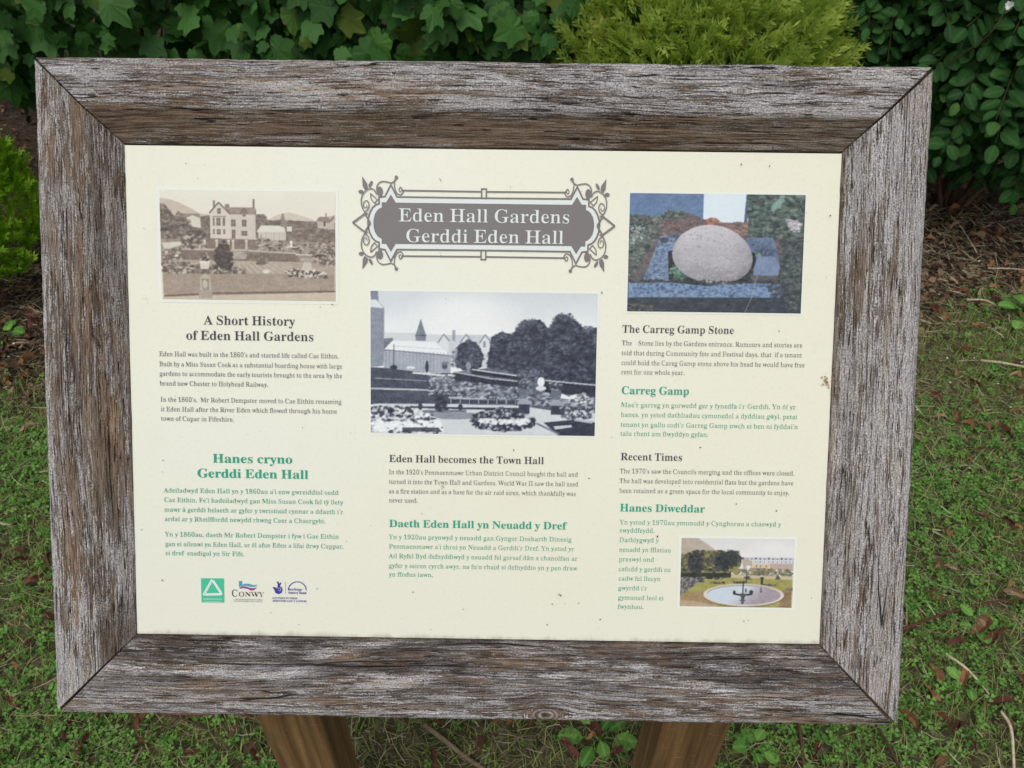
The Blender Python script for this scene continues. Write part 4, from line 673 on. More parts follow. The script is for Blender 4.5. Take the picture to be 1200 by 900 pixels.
# ------------------------------------------------------------------ posts
def post(pxl, pxr, pyl, label):
    yf = .478; a = on_plane(pxl, pyl, (0, yf, 0), (0, -1, 0)); b = on_plane(pxr, pyl+2, (0, yf, 0), (0, -1, 0))
    x0, x1 = a[0], b[0]; d = .080; r = .004
    back0 = BO-BY*(BH/2)-BN*.053                 # a point on the frame's back plane
    def ztop(y): return back0[2]+(y-back0[1])*(BY[2]/math.hypot(BY[0], BY[1]))-.002
    sec = [(x0+r, yf), (x1-r, yf), (x1-r*.3, yf+r*.3), (x1, yf+r), (x1, yf+d-r), (x1-r, yf+d), (x0+r, yf+d), (x0, yf+d-r), (x0, yf+r), (x0+r*.3, yf+r*.3)]
    n = 60; m = len(sec); V = []; G = []
    per = np.concatenate([[0], np.cumsum(np.linalg.norm(np.diff(np.array(sec+sec[:1]), axis=0), axis=1))])
    for k in range(n):
        s = k/(n-1)
        for i, (x, y) in enumerate(sec):
            zt = ztop(y); z = -.25+(zt+.25)*s; jit = .0006*float(fbm(np.array(z*9.), np.array(per[i]*40), 3, 2))
            V.append((x+jit, y+jit, z)); G.append((z, per[i]+x0, y*.2))
    i = np.arange(n-1)[:, None]*m; j = np.arange(m)[None]; j2 = (j+1) % m
    q = np.stack([i+j, i+j2, i+m+j2, i+m+j], -1).reshape(-1, 4)
    me = mesh_np('support_post', V, [q, np.array([list(range(m))[::-1]]), np.array([[(n-1)*m+k for k in range(m)]])], M['post'], False, {'grain': np.array(G)})
    o = link('support_post', me, board); o.matrix_basis = Matrix.Translation(-Vector(board.location)); o['label'] = label
    return x0, x1
p1 = post(299, 374, 838, 'left post, smooth brown timber'); p2 = post(777, 858, 846, 'right post with pale scratches')
mb = MB()                                        # fine pale scratches on the right post
for k in range(26):
    x = random.uniform(p2[0]+.004, p2[1]-.004); z = random.uniform(.45, .80); a = random.uniform(.2, 1.2); l = random.uniform(.003, .009)
    tube(mb, [(x, .4778, z), (x+l*math.cos(a)*.6, .4778, z+l*math.sin(a))], .00022, .00012, 4)
o = link('scratch', mb.mesh('scratch', M['straw']), board); o.matrix_basis = Matrix.Translation(-Vector(board.location)); o['kind'] = 'stuff'
# ================================================================== THE FOUR PRINTED PHOTOGRAPHS
class Pic:
    """flat print painted cell by cell; coordinates are traced units x0..x1, y0..y1"""
    def __init__(s, x0, y0, x1, y1, W, seed=1):
        s.b = (x0, y0, x1, y1); s.W = W*2; s.H = int(round(W*2*(y1-y0)/(x1-x0)/2))*2
        s.k = s.W/(x1-x0); s.a = np.zeros((s.H, s.W, 3)); s.r = np.random.default_rng(seed)
        s.Y, s.X = np.mgrid[0:s.H, 0:s.W]; s.X = x0+(s.X+.5)/s.k; s.Y = y0+(s.Y+.5)/s.k
    def win(s, xa, ya, xb, yb):
        i0 = max(0, int((xa-s.b[0])*s.k)-1); i1 = min(s.W, int((xb-s.b[0])*s.k)+2); j0 = max(0, int((ya-s.b[1])*s.k)-1); j1 = min(s.H, int((yb-s.b[1])*s.k)+2)
        return slice(j0, max(j0, j1)), slice(i0, max(i0, i1))
    def put(s, sl, m, col, al, tex):
        if m.size == 0: return
        c = np.array(col, float)
        if tex:
            n = fbm(s.X[sl]/tex[1], s.Y[sl]/tex[1], tex[2] if len(tex) > 2 else 5, 4)[..., None]*tex[0]; c = c+n
        f = (m*al)[..., None]; s.a[sl] = s.a[sl]*(1-f)+c*f
    def mask(s, P, sl):
        X, Y = s.X[sl], s.Y[sl]; m = np.zeros(X.shape, bool); n = len(P)
        for i in range(n):
            (xa, ya), (xb, yb) = P[i], P[(i+1) % n]
            if ya == yb: continue
            m ^= ((ya > Y) != (yb > Y)) & (X < (xb-xa)*(Y-ya)/(yb-ya)+xa)
        return m
    def poly(s, P, col, al=1., tex=None):
        P = np.array(P, float); sl = s.win(P[:, 0].min(), P[:, 1].min(), P[:, 0].max(), P[:, 1].max()); s.put(sl, s.mask(P, sl).astype(float), col, al, tex)
    def rect(s, x0, y0, x1, y1, col, al=1., tex=None): s.poly([(x0, y0), (x1, y0), (x1, y1), (x0, y1)], col, al, tex)
    def ell(s, cx, cy, rx, ry, col, al=1., tex=None, soft=0.0):
        g = 1+soft; sl = s.win(cx-rx*g, cy-ry*g, cx+rx*g, cy+ry*g); d = np.hypot((s.X[sl]-cx)/rx, (s.Y[sl]-cy)/ry)
        s.put(sl, np.clip((g-d)/max(soft*2, .02), 0, 1) if soft else (d < 1).astype(float), col, al, tex)
    def line(s, P, w, col, al=1.):
        for (xa, ya), (xb, yb) in zip(P[:-1], P[1:]):
            L = math.hypot(xb-xa, yb-ya) or 1; nx, ny = -(yb-ya)/L*w/2, (xb-xa)/L*w/2
            s.poly([(xa+nx, ya+ny), (xb+nx, yb+ny), (xb-nx, yb-ny), (xa-nx, ya-ny)], col, al)
    def spk(s, P, n, r0, r1, cols, al=.8, flat=.7):
        """n small dabs inside polygon P"""
        P = np.array(P, float); x0, y0 = P.min(0); x1, y1 = P.max(0); c = 0; t = 0
        while c < n and t < n*6:
            t += 1; x = s.r.uniform(x0, x1); y = s.r.uniform(y0, y1); ins = False
            for i in range(len(P)):
                (xa, ya), (xb, yb) = P[i], P[(i+1) % len(P)]
                if (ya > y) != (yb > y) and x < (xb-xa)*(y-ya)/(yb-ya)+xa: ins = not ins
            if not ins: continue
            c += 1; r = s.r.uniform(r0, r1); s.ell(x, y, r*s.r.uniform(.7, 1.4), r*flat, cols[s.r.integers(len(cols))], al)
    def sky(s, top, bot, y0, y1, amp=4):
        t = np.clip((s.Y-y0)/(y1-y0), 0, 1)[..., None]; s.a[:] = np.array(top)*(1-t)+np.array(bot)*t+fbm(s.X/220, s.Y/90, 3, 4)[..., None]*amp
    def fin(s, grain=5, tint=None, gain=1.0, lift=0, sat=.9, con=1.0, mott=1.0):
        A = s.a; P = np.pad(A, ((2, 2), (2, 2), (0, 0)), 'edge'); H_, W_ = s.H, s.W       # soft, mottled print
        A = (P[2:-2, 2:-2]*.34+.165*(P[1:-3, 2:-2]+P[3:-1, 2:-2]+P[2:-2, 1:-3]+P[2:-2, 3:-1]))
        lum = A.mean(-1, keepdims=True); dk = np.clip((215-lum)/110, .08, 1)
        A = A+dk*((fbm(s.X/7, s.Y/5, 31, 3)*16+fbm(s.X/30, s.Y/17, 37, 3)*15)[..., None])*mott
        n = s.r.normal(0, grain, (s.H, s.W, 1))*(.4+.6*dk); s.a = A; a = np.clip(((s.a+n)-128)*con+128+lift, 0, 255); a = a.reshape(s.H//2, 2, s.W//2, 2, 3).mean((1, 3))/255; a = a*sat+a.mean(-1, keepdims=True)*(1-sat)
        return np.where(a <= .04045, a/12.92, ((a+.055)/1.055)**2.4)
def picture(pic, corners, label, border, z=.0007, **kw):
    img = pic.fin(**kw); H, W = img.shape[:2]; uv = np.array([to_board(*c) for c in corners])   # TL TR BR BL
    l = (uv[0, 0]+uv[3, 0])/2; r = (uv[1, 0]+uv[2, 0])/2; t = (uv[0, 1]+uv[1, 1])/2; b = (uv[2, 1]+uv[3, 1])/2
    jj, ii = np.mgrid[0:H+1, 0:W+1]; V = np.stack([l+(r-l)*ii/W, t+(b-t)*jj/H, 0*ii+z], -1).reshape(-1, 3)
    pad = np.pad(img, ((0, 1), (0, 1), (0, 0)), 'edge'); c = np.concatenate([pad.reshape(-1, 3), np.ones(((H+1)*(W+1), 1))], 1)
    j, i = np.mgrid[0:H, 0:W]; a = (j*(W+1)+i).ravel(); q = np.stack([a+W+1, a+W+2, a+1, a], -1)
    o = link('printed_photograph', mesh_np('printed_photograph', V, q, M['pic'], False, {'print': c}), panel); o['label'] = label
    bd = border*.000888; B = np.array([(l-bd, b-bd), (r+bd, b-bd), (r+bd, t+bd), (l-bd, t+bd)])
    mb = MB(); mb.add(np.c_[B, np.full(4, .0003)], np.array([[0, 1, 2, 3]])); link('picture_margin', mb.mesh('picture_margin', M['mount']), panel)

# --- 1: the sepia view of the hall
p = Pic(35, 65, 1115, 745, 250, 11)
p.sky((222, 216, 203), (219, 208, 194), 65, 330, 3)
p.poly([(35, 118), (90, 124), (160, 145), (230, 180), (285, 212), (345, 216), (345, 330), (35, 330)], (196, 176, 163), 1, (4, 60))
p.poly([(640, 290), (700, 245), (760, 215), (830, 197), (900, 215), (990, 245), (1115, 262), (1115, 330), (640, 330)], (199, 184, 170), 1, (4, 50))
D = (104, 86, 82); DK = (74, 58, 58); MD = (146, 127, 118); LT = (198, 184, 172)
p.poly([(35, 150), (70, 155), (95, 190), (120, 225), (200, 240), (345, 222), (345, 370), (40, 370)], (122, 103, 97), 1, (26, 14))
p.poly([(134, 222), (150, 200), (172, 212), (282, 212), (292, 250), (200, 245)], (146, 126, 116)); p.poly([(200, 238), (240, 222), (285, 240), (290, 302), (215, 290)], (208, 196, 183)); p.line([(134, 224), (152, 200), (180, 226)], 6, (110, 92, 88))
p.spk([(35, 150), (95, 180), (125, 240), (215, 250), (235, 300), (340, 300), (345, 365), (45, 365)], 420, 5, 13, [D, DK, (128, 110, 104), (92, 76, 74), (158, 140, 130)], .6)
p.poly([(630, 215), (680, 210), (700, 250), (800, 245), (900, 250), (1115, 255), (1115, 400), (630, 400)], (134, 115, 108), 1, (24, 16))
p.spk([(630, 215), (680, 215), (700, 255), (860, 250), (1000, 262), (1112, 290), (1112, 390), (640, 370)], 520, 5, 14, [D, (120, 102, 97), (148, 130, 122), (92, 76, 74)], .55)
p.poly([(1005, 232), (1060, 222), (1112, 215), (1112, 300), (1010, 292)], (186, 168, 156)); p.poly([(1003, 250), (1020, 222), (1070, 222), (1085, 240), (1112, 212), (1112, 235), (1080, 262)], (140, 118, 110)); p.rect(1056, 200, 1066, 225, (140, 118, 110)); p.rect(1045, 250, 1056, 280, DK)
p.poly([(660, 282), (800, 280), (812, 320), (630, 322)], (212, 205, 194)); p.poly([(640, 320), (812, 318), (812, 372), (650, 372)], (196, 186, 174)); p.rect(820, 286, 852, 316, (210, 202, 190)); p.rect(660, 330, 664, 370, MD)
for x in range(690, 810, 16): p.rect(x, 326, x+3, 370, (168, 154, 144))
p.poly([(782, 240), (790, 205), (800, 205), (808, 245), (822, 250), (820, 290), (780, 288)], (140, 120, 112))
p.poly([(440, 172), (622, 170), (630, 212), (468, 212)], (150, 130, 121)); p.rect(610, 120, 622, 178, (130, 108, 102)); p.rect(365, 130, 378, 175, (134, 112, 106)); p.rect(438, 152, 466, 172, (134, 112, 106))
p.poly([(346, 206), (400, 146), (468, 212), (628, 210), (629, 368), (348, 362)], (206, 193, 181), 1, (3, 40))
p.poly([(470, 212), (628, 210), (629, 368), (472, 366)], (199, 185, 173))
p.line([(342, 208), (400, 142), (470, 212)], 9, (112, 90, 86)); p.line([(532, 210), (554, 176), (580, 206)], 7, (112, 90, 86)); p.line([(470, 213), (628, 211)], 4, (140, 120, 112)); p.line([(362, 228), (446, 228)], 5, (140, 120, 112)); p.line([(628, 172), (630, 366)], 4, (120, 100, 95))
for x0, y0, x1, y1 in ((391, 178, 412, 212), (384, 236, 411, 286), (364, 236, 374, 285), (424, 236, 438, 285), (387, 306, 411, 340), (364, 308, 375, 338), (426, 308, 438, 338), (476, 246, 504, 290), (543, 246, 570, 290), (546, 194, 566, 228), (538, 316, 574, 345), (480, 310, 502, 364)):
    p.rect(x0, y0, x1, y1, (118, 96, 92)); p.rect(x0+3, (y0+y1)/2-2, x1-3, (y0+y1)/2+1, (180, 166, 156)); p.rect((x0+x1)/2-1, y0+3, (x0+x1)/2+1, y1-3, (160, 142, 134))
p.poly([(40, 370), (300, 362), (640, 368), (1112, 385), (1112, 560), (40, 540)], (150, 130, 120), 1, (16, 26))
p.poly([(300, 366), (640, 372), (640, 430), (300, 425)], (130, 108, 100), 1, (12, 20)); p.poly([(45, 395), (170, 385), (165, 410), (60, 440)], (205, 194, 180))
p.line([(160, 432), (560, 436), (880, 452)], 6, (196, 182, 170)); p.poly([(160, 440), (880, 455), (900, 505), (170, 498)], (122, 102, 96), 1, (14, 22))
p.rect(476, 444, 560, 492, (150, 132, 123))
for y in range(448, 492, 9): p.line([(476, y), (570, y+3)], 3, (196, 182, 170))
for x in (310, 385, 458, 486, 568): p.rect(x-7, 378, x+7, 430, (192, 178, 166)); p.ell(x, 378, 9, 7, (206, 194, 182))
p.spk([(620, 350), (900, 400), (1112, 380), (1112, 520), (880, 440), (640, 430)], 480, 5, 12, [D, DK, MD, LT, (170, 152, 142)], .6)
p.spk([(165, 350), (280, 345), (320, 425), (175, 430)], 130, 5, 14, [DK, D, LT], .6)
p.ell(845, 385, 9, 14, (222, 212, 200)); p.rect(835, 398, 855, 412, (210, 200, 188)); p.line([(820, 412), (885, 412)], 5, (214, 204, 192))
p.spk([(45, 440), (160, 430), (165, 500), (60, 520)], 160, 5, 13, [(216, 205, 194), MD, D], .65)
p.poly([(165, 498), (900, 505), (1112, 530), (1112, 600), (45, 590), (45, 520)], (170, 150, 138), 1, (8, 40))
for k in range(9): p.poly([(500+k*34, 510), (514+k*34, 510), (560+k*46, 575), (540+k*46, 575)], (190, 172, 159), .75)
p.spk([(45, 515), (280, 520), (560, 555), (560, 596), (50, 592)], 480, 5, 13, [D, DK, MD, LT, (90, 72, 70)], .6)
p.spk([(370, 500), (380, 430), (405, 400), (450, 400), (475, 450), (482, 540), (460, 558), (378, 552)], 420, 5, 11, [(78, 60, 60), (66, 50, 52), (96, 78, 76)], .8); p.ell(428, 386, 10, 10, DK)
p.spk([(628, 470), (690, 470), (692, 520), (632, 522)], 90, 5, 10, [D, MD, (96, 78, 76)], .7); p.ell(660, 515, 26, 14, (104, 86, 82), .7)
p.ell(688, 567, 22, 12, (214, 202, 190))
p.poly([(45, 588), (1112, 578), (1112, 745), (50, 745)], (160, 137, 124), 1, (10, 70)); p.spk([(50, 600), (1112, 590), (1112, 690), (50, 710)], 800, 3, 9, [(146, 123, 111), (174, 151, 137), (134, 112, 102)], .35, .35)
p.spk([(808, 560), (850, 545), (1000, 555), (1068, 575), (1060, 600), (830, 596)], 260, 5, 10, [D, DK, (206, 194, 184), (226, 216, 206), (92, 74, 72)], .8)
p.poly([(920, 505), (965, 505), (978, 558), (908, 556)], (196, 182, 170)); p.ell(942, 490, 44, 14, (170, 153, 143)); p.line([(870, 458), (1010, 460)], 7, (206, 192, 180)); p.rect(930, 410, 955, 450, (176, 160, 150)); p.ell(942, 430, 22, 18, (160, 142, 134)); p.rect(890, 470, 1000, 480, MD)
p.spk([(960, 400), (1112, 400), (1112, 530), (1000, 520)], 240, 5, 13, [D, DK, MD, LT], .6)
p.poly([(52, 722), (400, 700), (1115, 680), (1115, 690), (400, 712), (52, 730)], (96, 76, 72), .8); p.poly([(350, 720), (1115, 692), (1115, 745), (55, 745), (55, 735)], (196, 176, 158), 1, (5, 60))
p.poly([(278, 610), (310, 582), (344, 610), (352, 742), (276, 736)], (180, 164, 152)); p.poly([(288, 615), (335, 615), (332, 690), (292, 690)], (138, 118, 110), .8); p.ell(308, 650, 14, 26, (190, 175, 163)); p.rect(268, 690, 352, 738, (164, 146, 135))
p.poly([(276, 515), (340, 515), (332, 556), (284, 556)], (206, 192, 180)); p.ell(308, 512, 34, 8, (220, 208, 196)); p.spk([(280, 500), (300, 450), (322, 455), (338, 505)], 80, 5, 9, [DK, D, (190, 175, 165)], .8); p.rect(290, 556, 330, 580, (110, 92, 88))
p.a += np.array([-1, 3, -3]); picture(p, [(187, 223), (392, 224), (394, 352), (190, 351)], 'sepia photograph of a gabled house above terraced gardens', 4, grain=9, sat=.75, lift=3)

# --- 2: the blue-grey view of the garden and glasshouse
p = Pic(40, 25, 1160, 735, 300, 12)
p.sky((196, 203, 208), (218, 223, 222), 25, 240, 5); p.ell(500, 140, 200, 100, (228, 232, 229), .6, None, .5)
A = (52, 56, 72); B = (78, 84, 100); C_ = (120, 127, 140); E_ = (170, 177, 185); W_ = (216, 221, 222)
p.poly([(108, 232), (250, 232), (400, 240), (640, 245), (640, 340), (108, 340)], (196, 202, 206)); p.poly([(108, 262), (150, 258), (170, 300), (108, 320)], (110, 117, 130), 1, (10, 12))
p.poly([(385, 240), (600, 238), (650, 262), (640, 400), (385, 400)], (188, 194, 200), 1, (6, 30))
for x in (405, 515, 610): p.poly([(x-26, 275), (x, 235), (x+26, 270), (x+24, 330), (x-22, 330)], (204, 209, 212)); p.line([(x-28, 278), (x, 236), (x+28, 272)], 7, (132, 138, 152))
p.rect(447, 215, 462, 270, (150, 156, 168)); p.rect(600, 270, 614, 300, (140, 146, 158)); p.rect(508, 275, 520, 300, (140, 146, 158))
p.poly([(40, 25), (78, 25), (82, 80), (110, 110), (106, 398), (40, 405)], (132, 139, 154), 1, (5, 9)); p.poly([(40, 55), (72, 72), (108, 112), (40, 106)], (206, 212, 216)); p.rect(44, 25, 76, 70, (122, 128, 142))
p.poly([(264, 245), (290, 160), (317, 243), (315, 272), (266, 270)], (122, 128, 142), 1, (6, 8)); p.line([(262, 244), (318, 244)], 6, (90, 96, 112))
p.poly([(150, 272), (360, 275), (440, 342), (108, 316)], (218, 223, 224)); p.line([(108, 318), (440, 343)], 6, (110, 117, 132)); p.line([(150, 298), (400, 312)], 3, (180, 186, 194)); p.poly([(108, 322), (440, 346), (440, 430), (260, 430), (108, 414)], (158, 165, 176), 1, (9, 9))
for x in range(118, 440, 17): p.line([(x, 325), (x, 428)], 3, (130, 137, 150), .7)
p.line([(157, 290), (157, 400)], 4, A); p.ell(157, 405, 18, 12, A); p.ell(322, 402, 9, 26, A); p.ell(322, 376, 5, 6, A); p.ell(240, 406, 20, 7, W_); p.rect(234, 406, 246, 428, E_); p.ell(410, 395, 14, 16, B); p.ell(412, 380, 20, 6, C_)
p.poly([(40, 405), (110, 408), (330, 432), (460, 430), (470, 590), (40, 592)], (70, 76, 92), 1, (9, 16)); p.line([(250, 430), (400, 442), (450, 440)], 9, (208, 213, 216)); p.line([(60, 460), (320, 470)], 5, (136, 143, 156)); p.line([(40, 512), (330, 516)], 8, (182, 188, 196))
p.poly([(455, 425), (640, 400), (780, 420), (900, 460), (1160, 470), (1160, 620), (440, 600)], (96, 102, 118), 1, (22, 16))
tr = [(620, 400), (640, 250), (690, 222), (745, 235), (780, 185), (830, 162), (880, 158), (925, 205), (960, 140), (1000, 130), (1060, 165), (1100, 205), (1160, 195), (1160, 475), (900, 460), (780, 430), (700, 410)]
p.poly(tr, (50, 55, 70), 1, (10, 12)); p.spk(tr, 1500, 5, 12, [(38, 42, 58), (54, 60, 76), (74, 80, 96), (96, 103, 118), (62, 68, 84)], .55)
for cx, cy, rx, ry in ((690, 300, 50, 70), (830, 230, 70, 70), (1000, 220, 70, 90), (1120, 270, 40, 80), (780, 330, 70, 60), (960, 330, 60, 60)):
    for k in range(90):
        a = p.r.uniform(math.pi, 2*math.pi); r = p.r.uniform(.7, 1.08); p.ell(cx+rx*r*math.cos(a), cy+ry*r*math.sin(a), p.r.uniform(4, 9), p.r.uniform(3, 6), [(84, 91, 106), (104, 111, 126), (60, 66, 82)][k % 3], .6)
st = [(470, 400), (455, 350), (480, 290), (530, 262), (570, 280), (605, 340), (590, 400), (540, 425)]
p.poly(st, (62, 67, 84), 1, (12, 10)); p.spk(st, 330, 5, 10, [A, B, (100, 106, 120), (44, 48, 64)], .6); p.spk([(440, 330), (470, 300), (470, 390), (445, 400)], 60, 5, 9, [C_, E_, B], .6)
p.poly([(455, 425), (640, 452), (790, 470), (790, 500), (455, 465)], (48, 53, 68), 1, (8, 10)); p.line([(455, 424), (640, 455), (790, 468)], 5, (180, 186, 194)); p.poly([(545, 412), (790, 442), (790, 462), (545, 432)], (42, 46, 60)); p.line([(545, 410), (780, 440)], 6, (196, 202, 206))
p.ell(528, 392, 13, 20, (140, 146, 158)); p.rect(520, 408, 536, 428, C_)
p.spk([(470, 470), (790, 500), (900, 520), (1150, 540), (1150, 600), (780, 575), (440, 560)], 900, 5, 12, [(190, 196, 202), (160, 167, 178), B, (58, 63, 80), (120, 127, 140)], .65)
p.line([(430, 552), (780, 570)], 8, (170, 177, 186)); p.rect(430, 560, 790, 582, (50, 55, 70), .8)
for x in range(440, 790, 46): p.rect(x, 558, x+5, 584, E_, .8)
p.spk([(770, 420), (820, 398), (900, 410), (900, 480), (800, 490)], 220, 5, 11, [B, A, (104, 111, 124), (132, 138, 150)], .65)
p.poly([(900, 460), (1160, 480), (1160, 540), (910, 520)], (46, 51, 66), 1, (7, 12)); p.line([(910, 460), (1100, 476), (1160, 480)], 7, (176, 182, 190)); p.ell(890, 468, 18, 24, W_); p.ell(890, 500, 26, 12, (204, 209, 212)); p.poly([(985, 520), (1030, 540), (1068, 525), (1060, 552), (990, 550)], W_); p.spk([(1070, 520), (1150, 530), (1150, 590), (1060, 580)], 120, 5, 10, [W_, E_, A], .65)
p.poly([(55, 588), (400, 585), (780, 588), (1010, 620), (1160, 620), (1160, 735), (40, 735)], (196, 202, 206), 1, (6, 40)); p.line([(240, 602), (500, 606), (800, 604)], 10, (62, 67, 84)); p.line([(300, 625), (520, 620)], 14, (110, 116, 130)); p.poly([(300, 632), (560, 628), (540, 660), (400, 662)], (134, 140, 152))
p.line([(415, 450), (412, 600)], 5, (214, 219, 220)); p.ell(390, 470, 60, 26, (150, 157, 168), .6); p.ell(390, 490, 44, 36, (84, 90, 106), .5); p.line([(330, 520), (430, 516)], 8, (176, 182, 190)); p.spk([(370, 520), (415, 520), (425, 620), (370, 620)], 90, 5, 11, [A, B, (40, 44, 58)], .8); p.spk([(330, 440), (460, 440), (470, 540), (330, 540)], 160, 3, 7, [E_, (200, 206, 210), B, C_], .6)
for x in (290, 490): p.ell(x, 600, 12, 16, A)
p.spk([(45, 600), (200, 598), (340, 640), (400, 690), (400, 728), (45, 730)], 560, 6, 14, [A, (206, 212, 216), (226, 230, 230), B, (180, 187, 196), (44, 48, 62)], .75); p.spk([(45, 680), (400, 670), (395, 725), (45, 725)], 190, 7, 13, [W_, (226, 230, 230)], .75); p.poly([(200, 706), (380, 704), (400, 726), (200, 728)], (46, 50, 66), .8)
fb = [(536, 660), (580, 625), (680, 600), (780, 605), (850, 640), (868, 680), (820, 705), (700, 722), (560, 700)]
p.poly(fb, (48, 53, 70)); p.spk(fb, 520, 6, 12, [A, (206, 212, 216), (44, 48, 62), (150, 157, 168), B, (44, 48, 62)], .75); p.spk([(560, 660), (840, 655), (830, 685), (600, 680)], 90, 6, 11, [W_], .75)
for x, y in ((806, 500), (966, 505)):
    p.rect(x-24, y+76, x+30, y+126, (60, 65, 82), 1, (6, 10)); p.poly([(x-34, y+72), (x-10, y+50), (x+14, y+50), (x+42, y+72), (x+38, y+82), (x-30, y+82)], (150, 156, 168)); p.ell(x, y+20, 27, 32, (104, 110, 126), 1, (16, 8)); p.ell(x, y-16, 34, 20, (70, 76, 92), 1, (22, 8)); p.spk([(x-34, y-40), (x+34, y-40), (x+34, y), (x-34, y)], 50, 4, 9, [E_, A, B], .6)
p.spk([(990, 590), (1150, 590), (1140, 650), (1000, 650)], 170, 6, 12, [A, (206, 212, 216), B], .7)
p.poly([(905, 672), (1060, 655), (1160, 668), (1160, 735), (980, 735)], (52, 57, 74), 1, (8, 20)); p.poly([(955, 690), (1045, 682), (1048, 694), (965, 706)], (188, 194, 200)); p.line([(870, 676), (985, 730)], 9, (110, 117, 130)); p.line([(1060, 655), (1150, 668)], 12, E_)
picture(p, [(434, 341), (700, 344), (697, 510), (435, 508)], 'blue-grey photograph of a garden with a glasshouse and spire', 2.5, grain=9, con=1.08)

# --- 3: the pale boulder on its slate plinth
p = Pic(53, 62, 1138, 792, 250, 13)
p.a[:] = (92, 94, 100); p.rect(53, 62, 512, 240, (94, 122, 160), 1, (5, 80)); p.rect(512, 62, 790, 250, (204, 218, 226), 1, (4, 90)); p.line([(512, 62), (512, 230)], 3, (160, 180, 200)); p.poly([(775, 62), (800, 62), (785, 240), (765, 240)], (84, 104, 134))
G = [(60, 78, 74), (82, 100, 92), (112, 132, 122), (46, 58, 62), (100, 92, 92), (128, 146, 138)]
p.poly([(60, 205), (260, 210), (300, 170), (400, 175), (520, 220), (620, 240), (790, 240), (790, 330), (380, 330), (60, 620)], (104, 96, 98), 1, (22, 14))
p.spk([(60, 195), (250, 205), (300, 165), (400, 170), (420, 215), (250, 300), (180, 400), (60, 610)], 900, 5, 13, G, .6); p.spk([(250, 215), (520, 215), (560, 250), (380, 320), (240, 330)], 380, 4, 10, [(128, 104, 100), (150, 122, 114), (92, 84, 88), (108, 96, 96)], .6)
p.spk([(540, 215), (600, 208), (610, 250), (545, 262)], 60, 6, 12, [(190, 124, 98), (150, 104, 90), (120, 98, 92)], .8); p.spk([(600, 240), (790, 235), (790, 320), (700, 300)], 200, 5, 12, [(150, 116, 106), (124, 104, 102), (176, 134, 114), (96, 88, 92), (112, 102, 104)], .7)
p.poly([(780, 62), (1138, 62), (1138, 792), (1000, 792), (990, 330), (800, 325)], (66, 82, 82), 1, (18, 12)); p.spk([(785, 66), (1136, 66), (1130, 340), (800, 330)], 900, 6, 18, G+[(96, 122, 108), (70, 92, 88)], .6); p.spk([(930, 150), (1000, 70), (1010, 90), (940, 165)], 20, 12, 20, [(128, 158, 150)], .6)
p.spk([(1030, 215), (1125, 225), (1110, 300), (1040, 270)], 60, 6, 12, [(196, 200, 204), (168, 160, 168)], .8); p.spk([(60, 260), (150, 270), (140, 370), (70, 390)], 60, 4, 8, [(176, 184, 190)], .6)
p.spk([(970, 330), (1020, 330), (1020, 460), (985, 450)], 50, 6, 13, [(140, 108, 102), (96, 86, 90), (78, 80, 84)], .7); p.spk([(990, 330), (1136, 330), (1120, 790), (1000, 790)], 800, 5, 12, [(54, 62, 68), (70, 78, 80), (92, 92, 96), (110, 122, 112)], .55)
p.poly([(250, 325), (380, 312), (440, 330), (330, 480), (310, 600), (150, 596)], (112, 134, 166), 1, (14, 40)); p.spk([(250, 330), (380, 315), (330, 480), (300, 590), (160, 590)], 300, 4, 10, [(134, 156, 186), (88, 108, 136), (72, 86, 110)], .6); p.ell(275, 350, 28, 18, (76, 84, 98)); p.ell(345, 325, 30, 12, (82, 92, 106))
p.poly([(785, 330), (950, 326), (985, 420), (1000, 520), (960, 562), (815, 560)], (96, 116, 146), 1, (14, 30)); p.poly([(860, 448), (960, 440), (1000, 500), (990, 560), (818, 560)], (116, 136, 166), 1, (12, 26)); p.spk([(800, 330), (980, 400), (990, 440), (860, 445)], 120, 5, 10, [(80, 96, 122), (70, 80, 100)], .5)
p.poly([(300, 420), (330, 410), (840, 420), (850, 470), (810, 600), (700, 632), (440, 634), (310, 600)], (48, 54, 60), 1, (10, 14)); p.spk([(310, 560), (380, 560), (620, 620), (800, 560), (840, 470), (830, 610), (700, 634), (330, 620)], 230, 4, 10, [(66, 76, 72), (88, 96, 90), (40, 46, 52)], .6)
th = np.linspace(0, 2*np.pi, 60); bx = 577+250*np.cos(th)*(1-.03*np.sin(th)); by = 444+180*np.sin(th)+18*np.cos(th)+10*np.cos(2*th)
p.poly(np.stack([bx, by], -1), (170, 168, 176), 1, (9, 55))
sl = p.win(320, 255, 840, 640); m = p.mask(np.stack([bx, by], -1), sl); sh = np.clip((p.Y[sl]-470)/170, 0, 1)*40+np.clip((p.X[sl]-660)/150, 0, 1)*20+np.clip((400-p.X[sl])/80, 0, 1)*12-np.clip((440-p.Y[sl])/150, 0, 1)*20
p.a[sl] -= (m*sh)[..., None]; p.spk(np.stack([577+(bx-577)*.95, 444+(by-444)*.95], -1), 900, 2, 6, [(148, 144, 148), (196, 196, 198), (130, 125, 130), (188, 180, 178)], .45)
p.spk([(312, 500), (335, 500), (400, 570), (390, 600), (350, 600), (310, 540)], 26, 9, 16, [(104, 150, 124), (120, 168, 138), (70, 104, 88)], .8); p.ell(866, 436, 14, 12, (112, 150, 112)); p.spk([(60, 600), (330, 590), (820, 600), (1000, 590), (1000, 612), (60, 622)], 260, 4, 9, [(50, 56, 62), (78, 84, 84), (64, 72, 74)], .7)
